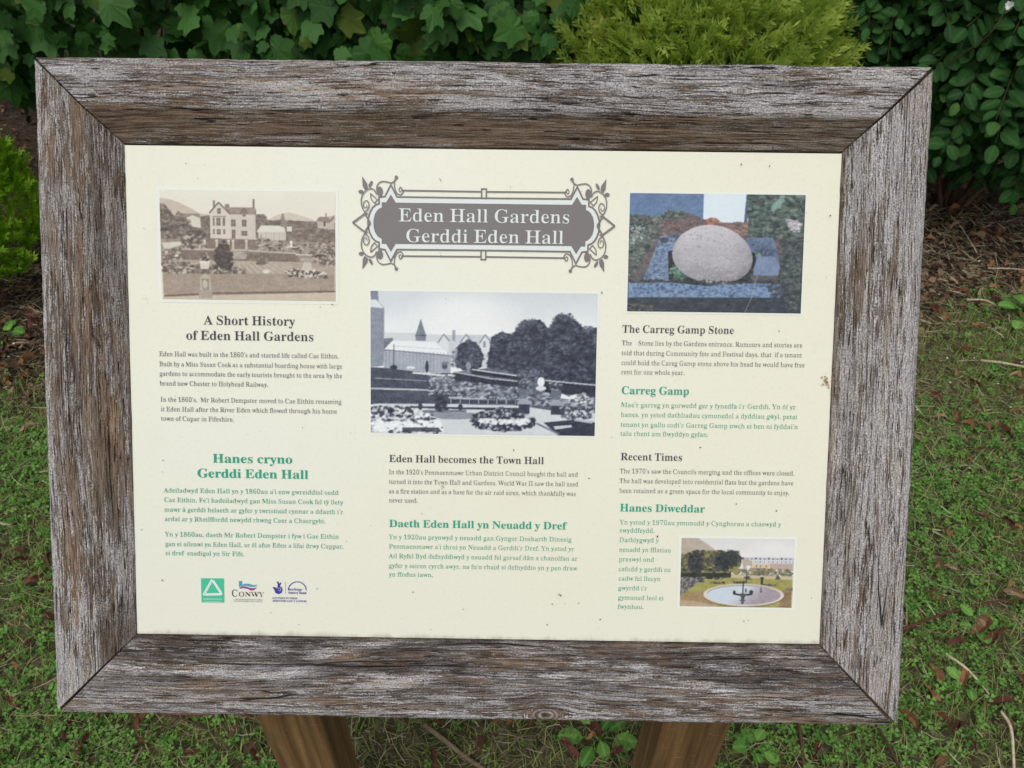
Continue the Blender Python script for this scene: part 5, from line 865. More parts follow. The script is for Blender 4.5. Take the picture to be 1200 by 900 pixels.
p.poly([(60, 618), (330, 612), (560, 632), (800, 612), (1010, 612), (1030, 696), (60, 706)], (110, 138, 174), 1, (16, 34)); p.spk([(60, 620), (1010, 616), (1020, 694), (60, 702)], 420, 4, 12, [(134, 158, 190), (86, 108, 140), (72, 88, 116)], .6); p.spk([(920, 610), (1060, 610), (1060, 700), (960, 700)], 120, 5, 12, [(60, 68, 76), (78, 84, 90)], .6)
p.poly([(53, 706), (1030, 698), (1060, 792), (53, 792)], (62, 70, 80), 1, (7, 30)); p.spk([(56, 740), (200, 750), (240, 790), (56, 790)], 130, 4, 9, [(90, 98, 92), (112, 108, 104), (52, 58, 60)], .6); p.line([(860, 560), (830, 700), (790, 790)], 3, (170, 178, 184), .8); p.line([(480, 745), (540, 735), (600, 770)], 3, (112, 116, 120), .6)
picture(p, [(738, 227), (943, 228), (939, 367), (735, 365)], 'colour photograph of a pale rounded boulder on slate', 2.5, grain=7, sat=.82, con=1.08)

# --- 4: the tinted view of the round pond
p = Pic(95, 75, 1095, 688, 180, 14)
p.sky((206, 207, 206), (218, 216, 212), 75, 240, 5); p.ell(900, 150, 160, 60, (228, 228, 225), .5, None, .6)
p.poly([(95, 78), (240, 76), (330, 130), (410, 190), (420, 260), (95, 260)], (178, 166, 152), 1, (12, 60)); p.poly([(600, 243), (1095, 240), (1095, 300), (600, 300)], (182, 190, 200), 1, (8, 20))
t4 = [(98, 225), (150, 220), (200, 190), (330, 185), (400, 190), (450, 180), (480, 200), (540, 180), (600, 195), (640, 260), (620, 330), (560, 360), (540, 400), (98, 400)]
p.poly(t4, (92, 92, 78), 1, (22, 18)); p.spk(t4, 620, 7, 18, [(56, 60, 62), (96, 98, 66), (140, 136, 84), (74, 78, 72), (164, 156, 96), (48, 52, 58)], .6)
for cx, cy, rx, ry in ((225, 300, 68, 90), (460, 290, 60, 76), (545, 255, 62, 72)): p.ell(cx, cy, rx, ry, (52, 58, 64), .85, (16, 14), .12); p.spk([(cx-rx, cy-ry), (cx+rx, cy-ry), (cx+rx, cy+ry), (cx-rx, cy+ry)], 60, 5, 11, [(80, 86, 80), (44, 48, 56)], .6)
for k in range(12): x = 640+k*38; p.rect(x, 244+(k % 3)*5, x+14, 270, (76, 72, 78)); p.rect(x-6, 262, x+22, 292, (206, 208, 206)); p.rect(x+4, 276, x+10, 290, (80, 78, 84))
p.poly([(640, 262), (690, 250), (730, 290), (730, 350), (650, 340)], (176, 164, 148)); p.rect(735, 302, 880, 336, (204, 184, 148)); p.poly([(880, 296), (1092, 296), (1092, 345), (890, 352)], (184, 160, 148)); p.rect(720, 336, 880, 400, (168, 154, 142), 1, (12, 20))
for x in (765, 800, 850): p.rect(x, 312, x+9, 330, (110, 96, 88))
p.spk([(850, 340), (1090, 350), (1090, 420), (600, 430), (560, 360), (640, 350)], 330, 6, 14, [(70, 74, 66), (104, 106, 70), (140, 138, 90), (120, 112, 100)], .65)
p.poly([(560, 330), (610, 325), (620, 380), (560, 390)], (140, 138, 80), 1, (14, 12)); p.poly([(98, 395), (540, 395), (1092, 420), (1092, 688), (98, 688)], (156, 152, 86), 1, (12, 40)); p.poly([(540, 400), (1092, 410), (1092, 440), (540, 425)], (188, 176, 146), 1, (8, 30))
p.poly([(98, 590), (300, 540), (330, 600), (420, 688), (98, 688)], (156, 132, 96), 1, (10, 40)); p.poly([(1000, 540), (1090, 500), (1090, 688), (980, 688)], (140, 120, 88), 1, (8, 40)); p.poly([(98, 640), (240, 640), (430, 680), (430, 688), (98, 688)], (178, 156, 128))
p.poly([(98, 390), (300, 385), (545, 385), (545, 425), (400, 440), (98, 450)], (58, 60, 52), 1, (14, 14)); p.spk([(98, 430), (170, 430), (235, 490), (100, 590)], 260, 7, 14, [(66, 68, 70), (130, 128, 124), (96, 96, 92), (160, 156, 152)], .7); p.spk([(180, 430), (320, 425), (300, 470), (210, 480)], 100, 6, 12, [(72, 74, 76), (140, 138, 140)], .65)
for cx, cy, rx in ((425, 472, 65), (430, 435, 45), (620, 470, 60), (880, 488, 70), (690, 425, 30), (1075, 520, 30)): p.ell(cx, cy, rx, 11, (84, 82, 64), .85); p.spk([(cx-rx, cy-12), (cx+rx, cy-12), (cx+rx, cy+12), (cx-rx, cy+12)], 26, 5, 9, [(60, 60, 56), (150, 140, 110)], .7)
p.ell(665, 588, 362, 106, (116, 98, 78), .55); p.ell(664, 580, 358, 100, (206, 198, 188)); p.ell(664, 574, 328, 86, (168, 156, 146)); p.ell(664, 584, 326, 84, (190, 202, 212), 1, (6, 60))
sl = p.win(330, 490, 1000, 680); mm = (np.hypot((p.X[sl]-664)/326, (p.Y[sl]-584)/84) < 1)*sstep(560, 860, p.X[sl]+(p.Y[sl]-580)*1.2)
p.a[sl] += mm[..., None]*(np.array([158, 146, 156])-np.array([190, 202, 212]))
K = (50, 56, 62)
p.line([(656, 462), (656, 570)], 12, K); p.ell(656, 470, 8, 14, K); p.line([(575, 570), (656, 585), (742, 570)], 16, K); p.ell(580, 560, 12, 20, K); p.ell(730, 552, 18, 16, K); p.ell(655, 580, 34, 14, (84, 90, 76)); p.ell(682, 540, 8, 20, (96, 98, 84)); p.poly([(640, 590), (675, 590), (665, 665), (646, 665)], (74, 80, 88)); p.ell(656, 630, 28, 7, (84, 90, 98)); p.rect(810, 512, 824, 560, (110, 104, 112)); p.ell(818, 545, 12, 8, (110, 104, 112))
p.rect(812, 430, 832, 480, K); p.ell(822, 425, 22, 6, K); p.rect(678, 400, 690, 476, (88, 86, 80)); p.poly([(676, 325), (718, 322), (700, 360)], (216, 218, 218)); p.ell(697, 328, 22, 12, (216, 218, 218)); p.poly([(935, 436), (962, 392), (988, 436)], (84, 86, 80))
picture(p, [(798, 630), (931, 632), (928, 712), (797, 710)], 'tinted photograph of a round pond and fountain on a lawn', 3, grain=8, con=1.06)
# ================================================================== GROUND
def lawn_mask(x, y):
    edge = 1.98+.13*x+.16*fbm(x*2.3, y*2.3, 41, 3)+.10*fbm(x*9, y*9, 42, 3)
    return 1-sstep(-.16, .16, y-edge)
def hgt(x, y):
    near = np.exp(-((x/6)**2+((y-2)/6)**2))
    return near*(.018*fbm(x*1.3, y*1.3, 50, 2)+.012*fbm(x*9, y*9, 51, 3)*(1-.5*lawn_mask(x, y)))
def warpaxis(n, c, far): t = np.linspace(-1, 1, n); return c+1.6*t+np.sign(t)*(np.abs(t)**9)*far
ax = warpaxis(340, 0, 70); ay = warpaxis(300, 1.6, 70)
GX, GY = np.meshgrid(ax, ay, indexing='ij'); gn, gm = GX.shape
i = np.arange(gn-1)[:, None]*gm; j = np.arange(gm-1)[None]
ground = link('ground', mesh_np('ground', np.stack([GX, GY, hgt(GX, GY)], -1).reshape(-1, 3), np.stack([i+j, i+gm+j, i+gm+j+1, i+j+1], -1).reshape(-1, 4), M['ground'], True, {'lawn': lawn_mask(GX, GY).ravel()}))
tag(ground, 'brown soil and thatch ground under the lawn and shrubs', kind='structure')

def unit(v): return v/(np.linalg.norm(v, axis=-1, keepdims=True)+1e-9)
def frames(n, az, tilt, roll=None):
    """rotation matrices: local +Y points along heading az, tipped up by tilt, local Z up-ish"""
    y = np.stack([np.cos(az)*np.cos(tilt), np.sin(az)*np.cos(tilt), np.sin(tilt)], -1)
    up = np.tile([0, 0, 1.], (n, 1)); x = unit(np.cross(y, up)); z = np.cross(x, y)
    if roll is not None:
        c, s = np.cos(roll)[:, None], np.sin(roll)[:, None]; x, z = x*c+z*s, z*c-x*s
    return np.stack([x, y, z], -1)             # columns
def scatter(name, protos, pos, Rm, sc, mat, label, kind='stuff', parent=None, cat=None, smooth=False, bend=None):
    """many copies of small prototype shapes joined into one stuff mesh"""
    which = RNG.integers(len(protos), size=len(pos)); Vs = []; Ps = {}; T = []; Ve = []; n0 = 0
    for k, (V, polys, vein) in enumerate(protos):
        idx = np.where(which == k)[0]
        if not len(idx): continue
        W_ = np.einsum('nij,vj->nvi', Rm[idx]*sc[idx][:, None, None], V)+pos[idx][:, None]
        Vs.append(W_.reshape(-1, 3)); m = len(V); off = (np.arange(len(idx))*m)[:, None, None]+n0
        for p in polys: Ps.setdefault(p.shape[1], []).append((p[None]+off).reshape(-1, p.shape[1]))
        T.append(np.repeat(RNG.random(len(idx)), m)); Ve.append(np.tile(vein, len(idx))); n0 += m*len(idx)
    me = mesh_np(name, np.concatenate(Vs), [np.concatenate(v) for v in Ps.values()], mat, smooth, {'tint': np.concatenate(T), 'vein': np.concatenate(Ve)})
    o = link(name, me, parent); return tag(o, label, cat, kind=kind)

# prototype shapes ----------------------------------------------------
def fan_leaf(outline, cup=.15, tipdrop=.1, mid=0.0, seed=0):
    P = np.array(outline, float); n = len(P); r = np.hypot(P[:, 0], P[:, 1]-.45); rs = np.random.default_rng(seed)
    V = np.zeros((n+1, 3)); V[1:, :2] = P; V[0, :2] = (0, .42); V[1:, 2] = cup*(r**2)*1.2-tipdrop*P[:, 1]**2+rs.normal(0, .011, n)+mid*np.abs(P[:, 0]); V[0, 2] = -.03
    tri = np.array([[0, 1+k, 1+(k+1) % n] for k in range(n)]); ve = np.r_[.72, np.clip(.55*(r-.3), 0, .5)]
    return V, [tri], ve
def lobed(seed):
    rs = np.random.default_rng(seed); a = np.linspace(-math.pi*.5+.22, math.pi*1.5-.22, 27)
    c = np.array([90, 90-58, 90+58, 90-122, 90+122])*math.pi/180; amp = np.array([.60, .56, .56, .46, .46])*rs.uniform(.9, 1.1, 5)
    out = []
    for k, t in enumerate(a):
        d = np.abs((t-c+math.pi) % (2*math.pi)-math.pi); r = max(amp*np.exp(-(d/.52)**3.0))
        r = max(r, .41)*(1+(.045 if k % 2 else -.04)); out.append((r*math.cos(t)*1.02, .42+r*math.sin(t)))
    return fan_leaf([(0, .16)]+out, rs.uniform(-.30, .12), rs.uniform(.05, .35), 0, seed)
def oval(seed, wid=.33, fold=.25, serr=.02):
    rs = np.random.default_rng(seed); ys = np.array([0, .1, .26, .45, .64, .82, .94, 1.0]); ws = wid*np.array([.0, .5, .88, 1, .93, .66, .34, 0])*rs.uniform(.9, 1.1)
    curl = rs.uniform(.1, .45); V = []; n = len(ys)
    for y in ys: V.append((0, y, -curl*(y-.4)**2))
    for s in (-1, 1):
        for k in range(1, n-1): V.append((s*(ws[k]+(serr if k % 2 else 0)), ys[k]+.02, -curl*(ys[k]-.4)**2+fold*ws[k]+rs.normal(0, .012)))
    q = []; t = []
    L0, R0 = n, n+n-2
    t += [(0, 1, L0), (0, R0, 1), (n-2, n-1, L0+n-3), (n-1, n-2, R0+n-3)]
    for k in range(1, n-2): q += [(k, k+1, L0+k, L0+k-1), (k+1, k, R0+k-1, R0+k)]
    ve = np.r_[np.full(n, 1.0), np.zeros(2*(n-2))]
    return np.array(V), [np.array(t), np.array(q)], ve
def frond(seed, dense=9, w=.30):
    """flat scaly conifer spray: an axis with alternating forked branchlets"""
    rs = np.random.default_rng(seed); V = []; T = []
    def blade(p, d, L, wd):
        d = np.array(d); d = d/np.linalg.norm(d); s = np.array([-d[1], d[0], 0]); b = len(V); p = np.array(p, float)
        up = np.array([0, 0, rs.normal(0, .05)])
        V.extend([p-s*wd*.6, p+s*wd*.6, p+d*L*.55+s*wd+up*.5, p+d*L+up, p+d*L*.55-s*wd+up*.5]); T.append((b, b+1, b+2)); T.append((b, b+2, b+4)); T.append((b+4, b+2, b+3))
    blade((0, 0, 0), (0, 1, 0), .55, .020); blade((0, .5, -.02), (0, 1, 0), .5, .028)
    for k in range(dense):
        y = .10+.78*k/dense; s = 1 if k % 2 else -1; wk = 1.45; L = (w+.12)*(1-.62*abs(y-.35)/.65)*rs.uniform(.8, 1.15); a = rs.uniform(.55, .85)
        d = (s*math.sin(a), math.cos(a), rs.normal(0, .12)); blade((0, y, 0), d, L, .024*wk)
        q = np.array([0, y, 0])+np.array(d)*L*.42
        if k < dense-2: blade(q, (s*math.sin(a-.75), math.cos(a-.75), 0), L*.5, .024*wk)
    V = np.array(V); V[:, 2] -= .12*V[:, 1]**2; return V, [np.array(T)], np.clip(V[:, 1], 0, 1)*.55
def to_mesh(name, proto, mat, smooth=False):
    V, polys, ve = proto; return mesh_np(name, V, polys, mat, smooth, {'tint': np.zeros(len(V)), 'vein': ve})

# ================================================================== LAWN (nobody could count it)
def region(n, x0=-2.6, x1=2.6, y0=-.1, y1=2.5):
    return RNG.uniform(x0, x1, n), RNG.uniform(y0, y1, n)
def ground_keep(x, y, keep): x, y = x[keep], y[keep]; return np.stack([x, y, hgt(x, y)], -1)
def clover(seed):
    rs = np.random.default_rng(seed); V = []; T = []; ve = []
    for k in range(3):
        a = k*2.094+rs.uniform(-.2, .2); c, s = math.cos(a), math.sin(a); b = len(V)
        for (x, y, z, w_) in ((0, .05, 0, .2), (-.38, .55, .10, 0), (-.30, .95, .04, .1), (0, .84, -.04, .9), (.30, .95, .04, .1), (.38, .55, .10, 0)): V.append((x*c-y*s, x*s+y*c, z)); ve.append(w_)
        T += [(b, b+3, b+2), (b, b+2, b+1), (b, b+5, b+4), (b, b+4, b+3)]
    return np.array(V), [np.array(T)], np.array(ve)
def blade_proto(seed):
    rs = np.random.default_rng(seed); b = rs.uniform(.15, .8); V = []; n = 4
    for k in range(n):
        t = k/(n-1); w_ = .028*(1-t*.85)
        V += [(-w_, b*t*t*.8, t*(1-.4*b*t)), (w_, b*t*t*.8, t*(1-.4*b*t))]
    q = np.array([(2*k, 2*k+1, 2*k+3, 2*k+2) for k in range(n-1)]); return np.array(V), [q], np.repeat(np.linspace(0, .4, n), 2)
def bare(x, y):      # thin, strawy places (between the posts, patches of moss and thatch)
    m = np.exp(-(((x+.02)/.30)**2+((y-.62)/.30)**2)*1.0)
    return np.clip(m*.9+.35*sstep(.7, 1.1, x)*sstep(-.3, .3, fbm(x*1.7, y*1.7, 66, 2))+.55*sstep(.10, .55, fbm(x*2.6, y*2.6, 61, 3)), 0, 1)
x, y = region(135000); f = fbm(x*2.2, y*2.2, 60, 3); keep = RNG.random(len(x)) < lawn_mask(x, y)*np.clip(.58+1.3*f-.75*bare(x, y), .06, 1)
pos = ground_keep(x, y, keep); n = len(pos); pos[:, 2] += RNG.uniform(.006, .028, n)
scatter('clover', [clover(k) for k in range(4)], pos, frames(n, RNG.uniform(0, 6.28, n), RNG.normal(0, .35, n), RNG.normal(0, .35, n)), RNG.uniform(.0050, .0115, n), M['clover'], 'clover growing through the mown lawn')
x, y = region(205000); keep = RNG.random(len(x)) < lawn_mask(x, y)*np.clip(.8-.35*bare(x, y), .05, 1)
pos = ground_keep(x, y, keep); n = len(pos)
scatter('grass', [blade_proto(k) for k in range(5)], pos, frames(n, RNG.uniform(0, 6.28, n), RNG.normal(-.25, .45, n)), RNG.uniform(.022, .055, n), M['grass'], 'short mown grass of the lawn')
x, y = region(105000, y1=2.9); keep = RNG.random(len(x)) < np.clip(.42+.8*bare(x, y)*lawn_mask(x, y)+.30*(1-lawn_mask(x, y)), 0, 1)
pos = ground_keep(x, y, keep); n = len(pos); pos[:, 2] += RNG.uniform(.004, .022, n)
scatter('dry_thatch', [blade_proto(k+9) for k in range(4)], pos, frames(n, RNG.uniform(0, 6.28, n), RNG.normal(0, .2, n), RNG.normal(1.3, .3, n)), RNG.uniform(.02, .07, n), M['straw'], 'dry straw coloured thatch lying in the grass')
def chip(seed):
    rs = np.random.default_rng(seed); P = np.array([(-.35, 0), (-.42, .35), (-.25, .8), (0, 1), (.28, .75), (.4, .3), (.25, 0)])*rs.uniform(.7, 1.2, (7, 2)); return fan_leaf(P, rs.uniform(-.5, .7), rs.uniform(-.3, .4), rs.uniform(-.4, .6), seed)
x, y = region(30000, -2.9, 2.9, 1.4, 4.4); keep = RNG.random(len(x)) < np.clip((1-lawn_mask(x, y)), 0, 1)*np.where(y > 3.1, .35, 1)
pos = ground_keep(x, y, keep); n = len(pos); pos[:, 2] += RNG.uniform(.002, .022, n)
scatter('leaf_litter', [chip(k) for k in range(6)], pos, frames(n, RNG.uniform(0, 6.28, n), RNG.normal(0, .4, n), RNG.normal(0, .5, n)), RNG.uniform(.007, .030, n)*np.where(RNG.random(n) < .12, 1.6, 1), M['litter'], 'brown leaf litter and bark under the shrubs')
x, y = region(1500, -2.4, 2.4, 1.3, 3.2); keep = RNG.random(len(x)) < .25+.75*(1-lawn_mask(x, y))
pos = ground_keep(x, y, keep); mb = MB()
for P in pos[:620]:
    a = random.uniform(0, 6.28); L = random.uniform(.03, .13); k = random.uniform(-.3, .3); z = P[2]+random.uniform(.008, .022)
    pts = [(P[0]+L*t*math.cos(a+k*t), P[1]+L*t*math.sin(a+k*t), z+.006*math.sin(5*t)) for t in (0, .35, .7, 1)]
    tube(mb, pts, random.uniform(.0009, .0022), .0006, 5, tint=random.random())
tag(link('fine_twigs', mb.mesh('fine_twigs', M['bark'])), 'fine brown twigs strewn through the leaf litter', kind='stuff')

# ================================================================== FALLEN LEAVES, TWIGS, WEEDS (things)
def curled(seed):
    V, polys, ve = oval(seed, random.uniform(.13, .25), .12, .05); V = V.copy(); c = random.uniform(1.0, 4.2); V[:, 2] += np.random.default_rng(seed).normal(0, .035, len(V)); V[:, 0] += .12*np.sin(V[:, 1]*3.0+seed)
    th = V[:, 0]*c*2.2; V[:, 2] += (1-np.cos(th))/max(c, .3)*.6; V[:, 0] = np.sin(th)/(c*2.2); V[:, 2] += .25*np.sin(V[:, 1]*3+seed)*.4; V[:, 1] -= .5
    return V, polys, ve
DEAD = [to_mesh('fallen_leaf', curled(200+k), M['dead']) for k in range(9)]
def fallen(P, size, az, label, group=None, k=None, tilt=.0, roll=0.0, lift=.014):
    o = link('fallen_leaf', DEAD[random.randrange(9) if k is None else k]); o.location = (P[0], P[1], P[2]+lift)
    o.rotation_euler = (tilt, roll, az); o.scale = (size,)*3; return tag(o, label, 'leaf', group)
SPECIAL = [(62, 662, .075, .4, 'long dark red fallen leaf beside the lower left frame corner, level with it'), (102, 706, .085, .5, 'brown fallen leaf just left of the frame corner at lower left'), (70, 735, .085, 1.4, 'deep red fallen leaf upright below the lower left frame corner'),
    (165, 800, .06, .2, 'rust brown fallen leaf on the grass left of the left post'), (430, 822, .06, .8, 'orange tan fallen leaf hidden by the bottom rail'), (21, 826, .06, 1.0, 'small dark red leaf at the lower left edge of the lawn'), (302, 885, .07, .6, 'tan fallen leaf on straw at the foot of the left post'),
    (513, 853, .05, 1.5, 'pale upright fallen leaf below the bottom rail, right of the left post'), (1117, 442, .085, 2.8, 'large red brown curled leaf right of the frame in the clover'), (1101, 497, .05, 1.1, 'small orange leaf in the clover below the large curled leaf'), (1150, 508, .055, .5, 'dark purple brown leaf in the lawn right of the frame'),
    (1175, 515, .07, .7, 'two-toned brown leaf at the right edge of the lawn'), (1144, 534, .045, 2.2, 'bright orange small leaf at right of the lawn'), (1096, 669, .05, 2.4, 'red brown leaf beside a pale one right of the frame'), (1110, 672, .04, .9, 'pale buff leaf beside a red brown one'),
    (1116, 760, .06, 1.7, 'upright orange brown leaf above the lower right frame corner'), (1145, 737, .10, 2.2, 'long tan leaf lying against the red twig'), (1160, 752, .11, 2.2, 'long dark maroon leaf beside the red twig'), (1088, 817, .07, .1, 'dark maroon leaf right of the lower right frame corner'),
    (1122, 800, .07, 2.4, 'orange brown leaf in grass above the lower right corner of the lawn'), (1060, 848, .06, .3, 'brown leaf touching the lower right frame corner in view'), (1118, 860, .07, 2.2, 'brown leaf half buried in clover at lower right'), (1170, 826, .085, 1.6, 'dark red brown folded leaf at the right edge, low down'),
    (10, 412, .085, .4, 'orange brown leaf at the left edge where litter meets grass'), (45, 386, .08, 2.8, 'rust red leaf against the left rail in the litter'), (8, 437, .05, .2, 'small red leaf at the left edge of the grass'), (690, 862, .07, .7, 'maroon leaf below the bottom rail, left of the broad green weed'), (668, 885, .08, .9, 'large brown leaf on straw midway between the posts'), (716, 890, .07, 1.9, 'dark crimson leaf tucked by the right post'), (655, 848, .05, .3, 'orange leaf directly under the bottom rail by the weed')]
for px, py, sz, az, lb in SPECIAL:
    fallen(ground_at(px, py), sz*.72, az, lb, tilt=random.uniform(-.25, .25), roll=random.uniform(-.4, .4), lift=.024)
nf = tries = 0
while nf < 135 and tries < 4000:                    # only where the photograph shows ground
    tries += 1; x, y = random.uniform(-2.1, 2.1), random.uniform(.45, 3.0)
    if random.random() > (.85 if y < 1.9+.13*x else 1.0): continue
    z = float(hgt(np.array(x), np.array(y))); px, py, _ = project(np.array([[x, y, z]])); px, py = float(px[0]), float(py[0])
    if not (0 < px < 1200 and 250 < py < 900) or (45 < px < 1085 and py < 838): continue
    lawnside = y < 1.95+.13*x; nf += 1
    if not lawnside: lb = 'dry brown leaf lying in the litter under the %s' % ('green conifer at left' if x < 0 else 'oval-leaved shrub at right')
    elif py > 836: lb = 'small brown leaf below the bottom rail, ' + ('left of the left post' if px < 300 else 'between the two posts' if px < 740 else 'right of the right post')
    else: lb = 'small curled brown leaf in the %s lawn, %s mid-height' % ('left' if px < 600 else 'right', 'above' if py < 560 else 'below')
    fallen((x, y, z), random.uniform(.022, .048) if lawnside else random.uniform(.035, .07), random.uniform(0, 6.28), lb, lb.replace('leaf', 'leaves', 1), tilt=random.uniform(-.5, .5), roll=random.uniform(-.6, .6), lift=random.uniform(.016, .026))
def stick(name, pix, r0, r1, mat, label, cat, z=.022, twig=()):
    P = [ground_at(px, py)+np.array([0, 0, z+.006*math.sin(k*2.1)]) for k, (px, py) in enumerate(pix)]; P = smooth3(P); root = P[0].copy(); mb = MB(); tube(mb, P-root, r0, r1, 7, tint=.3)
    for a, b in twig:
        q = np.array([ground_at(*a), ground_at(*b)])+np.array([0, 0, z]); tube(mb, q-root, r1, r1*.5, 5, tint=.4)
    o = link(name, mb.mesh(name, mat, True), None, root); return tag(o, label, cat)
def smooth3(P):
    P = np.array(P); q = np.vstack([2*P[0]-P[1], P, 2*P[-1]-P[-2]]); out = []
    for i in range(1, len(q)-2):
        for t in np.linspace(0, 1, 6, endpoint=False): a, b, c, d = q[i-1:i+3]; out.append(.5*((2*b)+(c-a)*t+(2*a-5*b+4*c-d)*t*t+(3*b-a-3*c+d)*t**3))
    out.append(P[-1]); return np.array(out)
stick('fallen_twig', [(1020, 760), (1062, 745), (1095, 730), (1130, 722), (1165, 716), (1230, 708)], .0034, .0016, M['redbark'], 'thin red brown bramble twig crossing the lawn right of the frame', 'twig', .035, [((1096, 732), (1114, 717))])
stick('dry_stalk', [(1146, 429), (1175, 434), (1240, 444)], .0042, .0034, M['straw'], 'straight straw coloured stalk at the right edge above the clover', 'stalk')
stick('dry_stalk', [(1104, 773), (1125, 790), (1145, 806), (1154, 820)], .0034, .0018, M['straw'], 'bent pale stalk lying in the grass at lower right', 'stalk')
stick('dry_stalk', [(1168, 840), (1178, 862), (1184, 905)], .0034, .0026, M['straw'], 'pale stalk in the bottom right corner of the lawn', 'stalk')
stick('dry_stalk', [(498, 858), (520, 876), (545, 893), (575, 915)], .0050, .0044, M['straw'], 'thick straw coloured stalk below the bottom rail between the posts', 'stalk', .030)
stick('dry_stalk', [(1112, 258), (1125, 275), (1143, 300)], .0036, .002, M['straw'], 'short slanting pale stalk in the litter at right', 'stalk', .02)
stick('dry_stalk', [(1130, 357), (1150, 359), (1165, 362)], .004, .003, M['straw'], 'short pale stick on the far edge of the clover', 'stalk', .02)
stick('dry_stalk', [(1155, 320), (1185, 322), (1215, 323)], .0032, .002, M['straw'], 'level pale stalk in the litter at the right edge', 'stalk', .02)
stick('fallen_twig', [(1085, 352), (1110, 350), (1122, 348)], .0036, .002, M['bark'], 'orange brown short twig at the edge of the litter', 'twig', .02)
stick('fallen_twig', [(928, 836), (932, 862), (938, 905)], .0036, .003, M['bark'], 'grey brown twig by the right post below the rail', 'twig', .03)
stick('fallen_twig', [(1014, 846), (1030, 872), (1050, 905)], .0030, .0024, M['bark'], 'brown twig running off the lawn below the right rail', 'twig', .025)
stick('fallen_twig', [(185, 842), (230, 846), (275, 842), (310, 852)], .0026, .002, M['redbark'], 'thin reddish twig left of the left post', 'twig', .025)
stick('fallen_twig', [(205, 846), (225, 853), (245, 860)], .0024, .0015, M['bark'], 'short dark twig under the thin reddish one', 'twig', .025)

def weed(pix, leaves, size, label, protof, mat, tilt=.35, lift=.02):
    P = ground_at(*pix); root = empty('weed', P, label, 'weed'); st = MB()
    for k in range(leaves):
        a = k*2.4+random.uniform(-.3, .3); r = random.uniform(.3, 1)*size*1.1; s = size*random.uniform(.75, 1.15); h = random.uniform(.6, 1.6)*lift
        b = np.array([r*.55*math.cos(a), r*.55*math.sin(a), h]); tube(st, [(0, 0, -.005), b*[.5, .5, .9], b], .0012, .0009, 5, tint=.5)
        o = link('leaf', to_mesh('leaf', protof(300+k), mat) if k < 4 else protos_[k % 4], root)
        if k < 4:
            if k == 0: protos_ = []
            protos_.append(o.data)
        o.location = b; s *= .8; o.scale = (s,)*3; o.rotation_euler = (random.uniform(-.1, tilt), random.uniform(-.25, .25), a-math.pi/2)
    link('stem', st.mesh('stem', mat), root)
weed((700, 868), 9, .055, 'fresh green broad leaved weed left of the right post', lambda s: oval(s, .30, .15, .03), M['clover'])
weed((1196, 378), 8, .075, 'pale green toothed strawberry-like plant at the right edge of the lawn', lambda s: oval(s, .36, .2, .04), M['clover'], .2, .045)
weed((880, 880), 7, .035, 'green clover-like weed right of the right post', lambda s: oval(s, .42, .1, .02), M['clover'])
weed((110, 700), 7, .055, 'narrow leaved plantain rosette in the lawn left of the frame', lambda s: oval(s, .13, .2, 0), M['grass'], .5)
weed((1140, 735), 5, .042, 'rounded green leaves by the middle of the red twig', lambda s: oval(s, .42, .1, .02), M['clover'])
weed((1127, 806), 5, .034, 'bright green rosette at lower right of the lawn', lambda s: oval(s, .42, .1, .02), M['clover'])
weed((15, 395), 7, .050, 'small green plant in the litter at the left edge', lambda s: oval(s, .38, .1, .02), M['clover'])
mb = MB()
for px, py in ((1097, 352), (1107, 427), (1138, 427), (1166, 457), (1110, 456), (1071, 488), (1180, 485), (1193, 432), (1150, 248), (1103, 288), (1144, 313), (20, 410)):
    P = ground_at(px, py)+np.array([0, 0, .026]); d = np.c_[disc(0, 0, random.uniform(.0022, .0042), 7)*np.array([[1, random.uniform(.5, 1)]])*RNG.uniform(.7, 1.2, (7, 1)), RNG.normal(0, .0008, 7)]
    mb.add(d+P, np.array([[0, k, k+1] for k in range(1, 6)]))
tag(link('fallen_petals', mb.mesh('fallen_petals', M['white'])), 'white petals dropped on the clover and litter', kind='stuff')

# ================================================================== SHRUBS
def shrub(name, label, cat, base, cands, leafname, protos, mat, nparts, stuff_label, extra=None):
    """cands: pos (n,3) world, Rm (n,3,3), sc (n). The ones that show become parts, the rest one stuff part."""
    pos, Rm, sc = cands; root = empty(name, base, label, cat); b = np.array(base)
    px, py, d = project(pos); vis = (px > -25) & (px < 1225) & (py > -25) & ~((px > 55) & (px < 1075) & (py > 100))
    near = -d + 0*px; score = np.where(vis, near, -99)
    # only those not deeply buried: bin by screen cell and keep the nearest few
    cell = (np.floor(px/16)*200+np.floor(py/16)).astype(int); order = np.argsort(d); seen = {}; rank = np.zeros(len(d), int)
    for k in order: c = cell[k]; rank[k] = seen.get(c, 0); seen[c] = rank[k]+1
    key = np.where(vis, rank*10+d, 1e6); pick = np.argsort(key)[:nparts]; pick = pick[key[pick] < 1e5]
    rest = np.setdiff1d(np.arange(len(d)), pick)
    ms = [to_mesh(leafname, p, mat) for p in protos]
    for k in pick:
        o = link(leafname, ms[random.randrange(len(ms))], root); R = Rm[k]
        o.matrix_basis = Matrix.Translation(Vector(pos[k]-b)) @ Matrix([list(r) for r in R]).to_4x4() @ Matrix.Scale(float(sc[k]), 4)
    if len(rest): s = scatter('foliage', protos, pos[rest]-b, Rm[rest], sc[rest], mat, None, 'stuff', root)
    return root
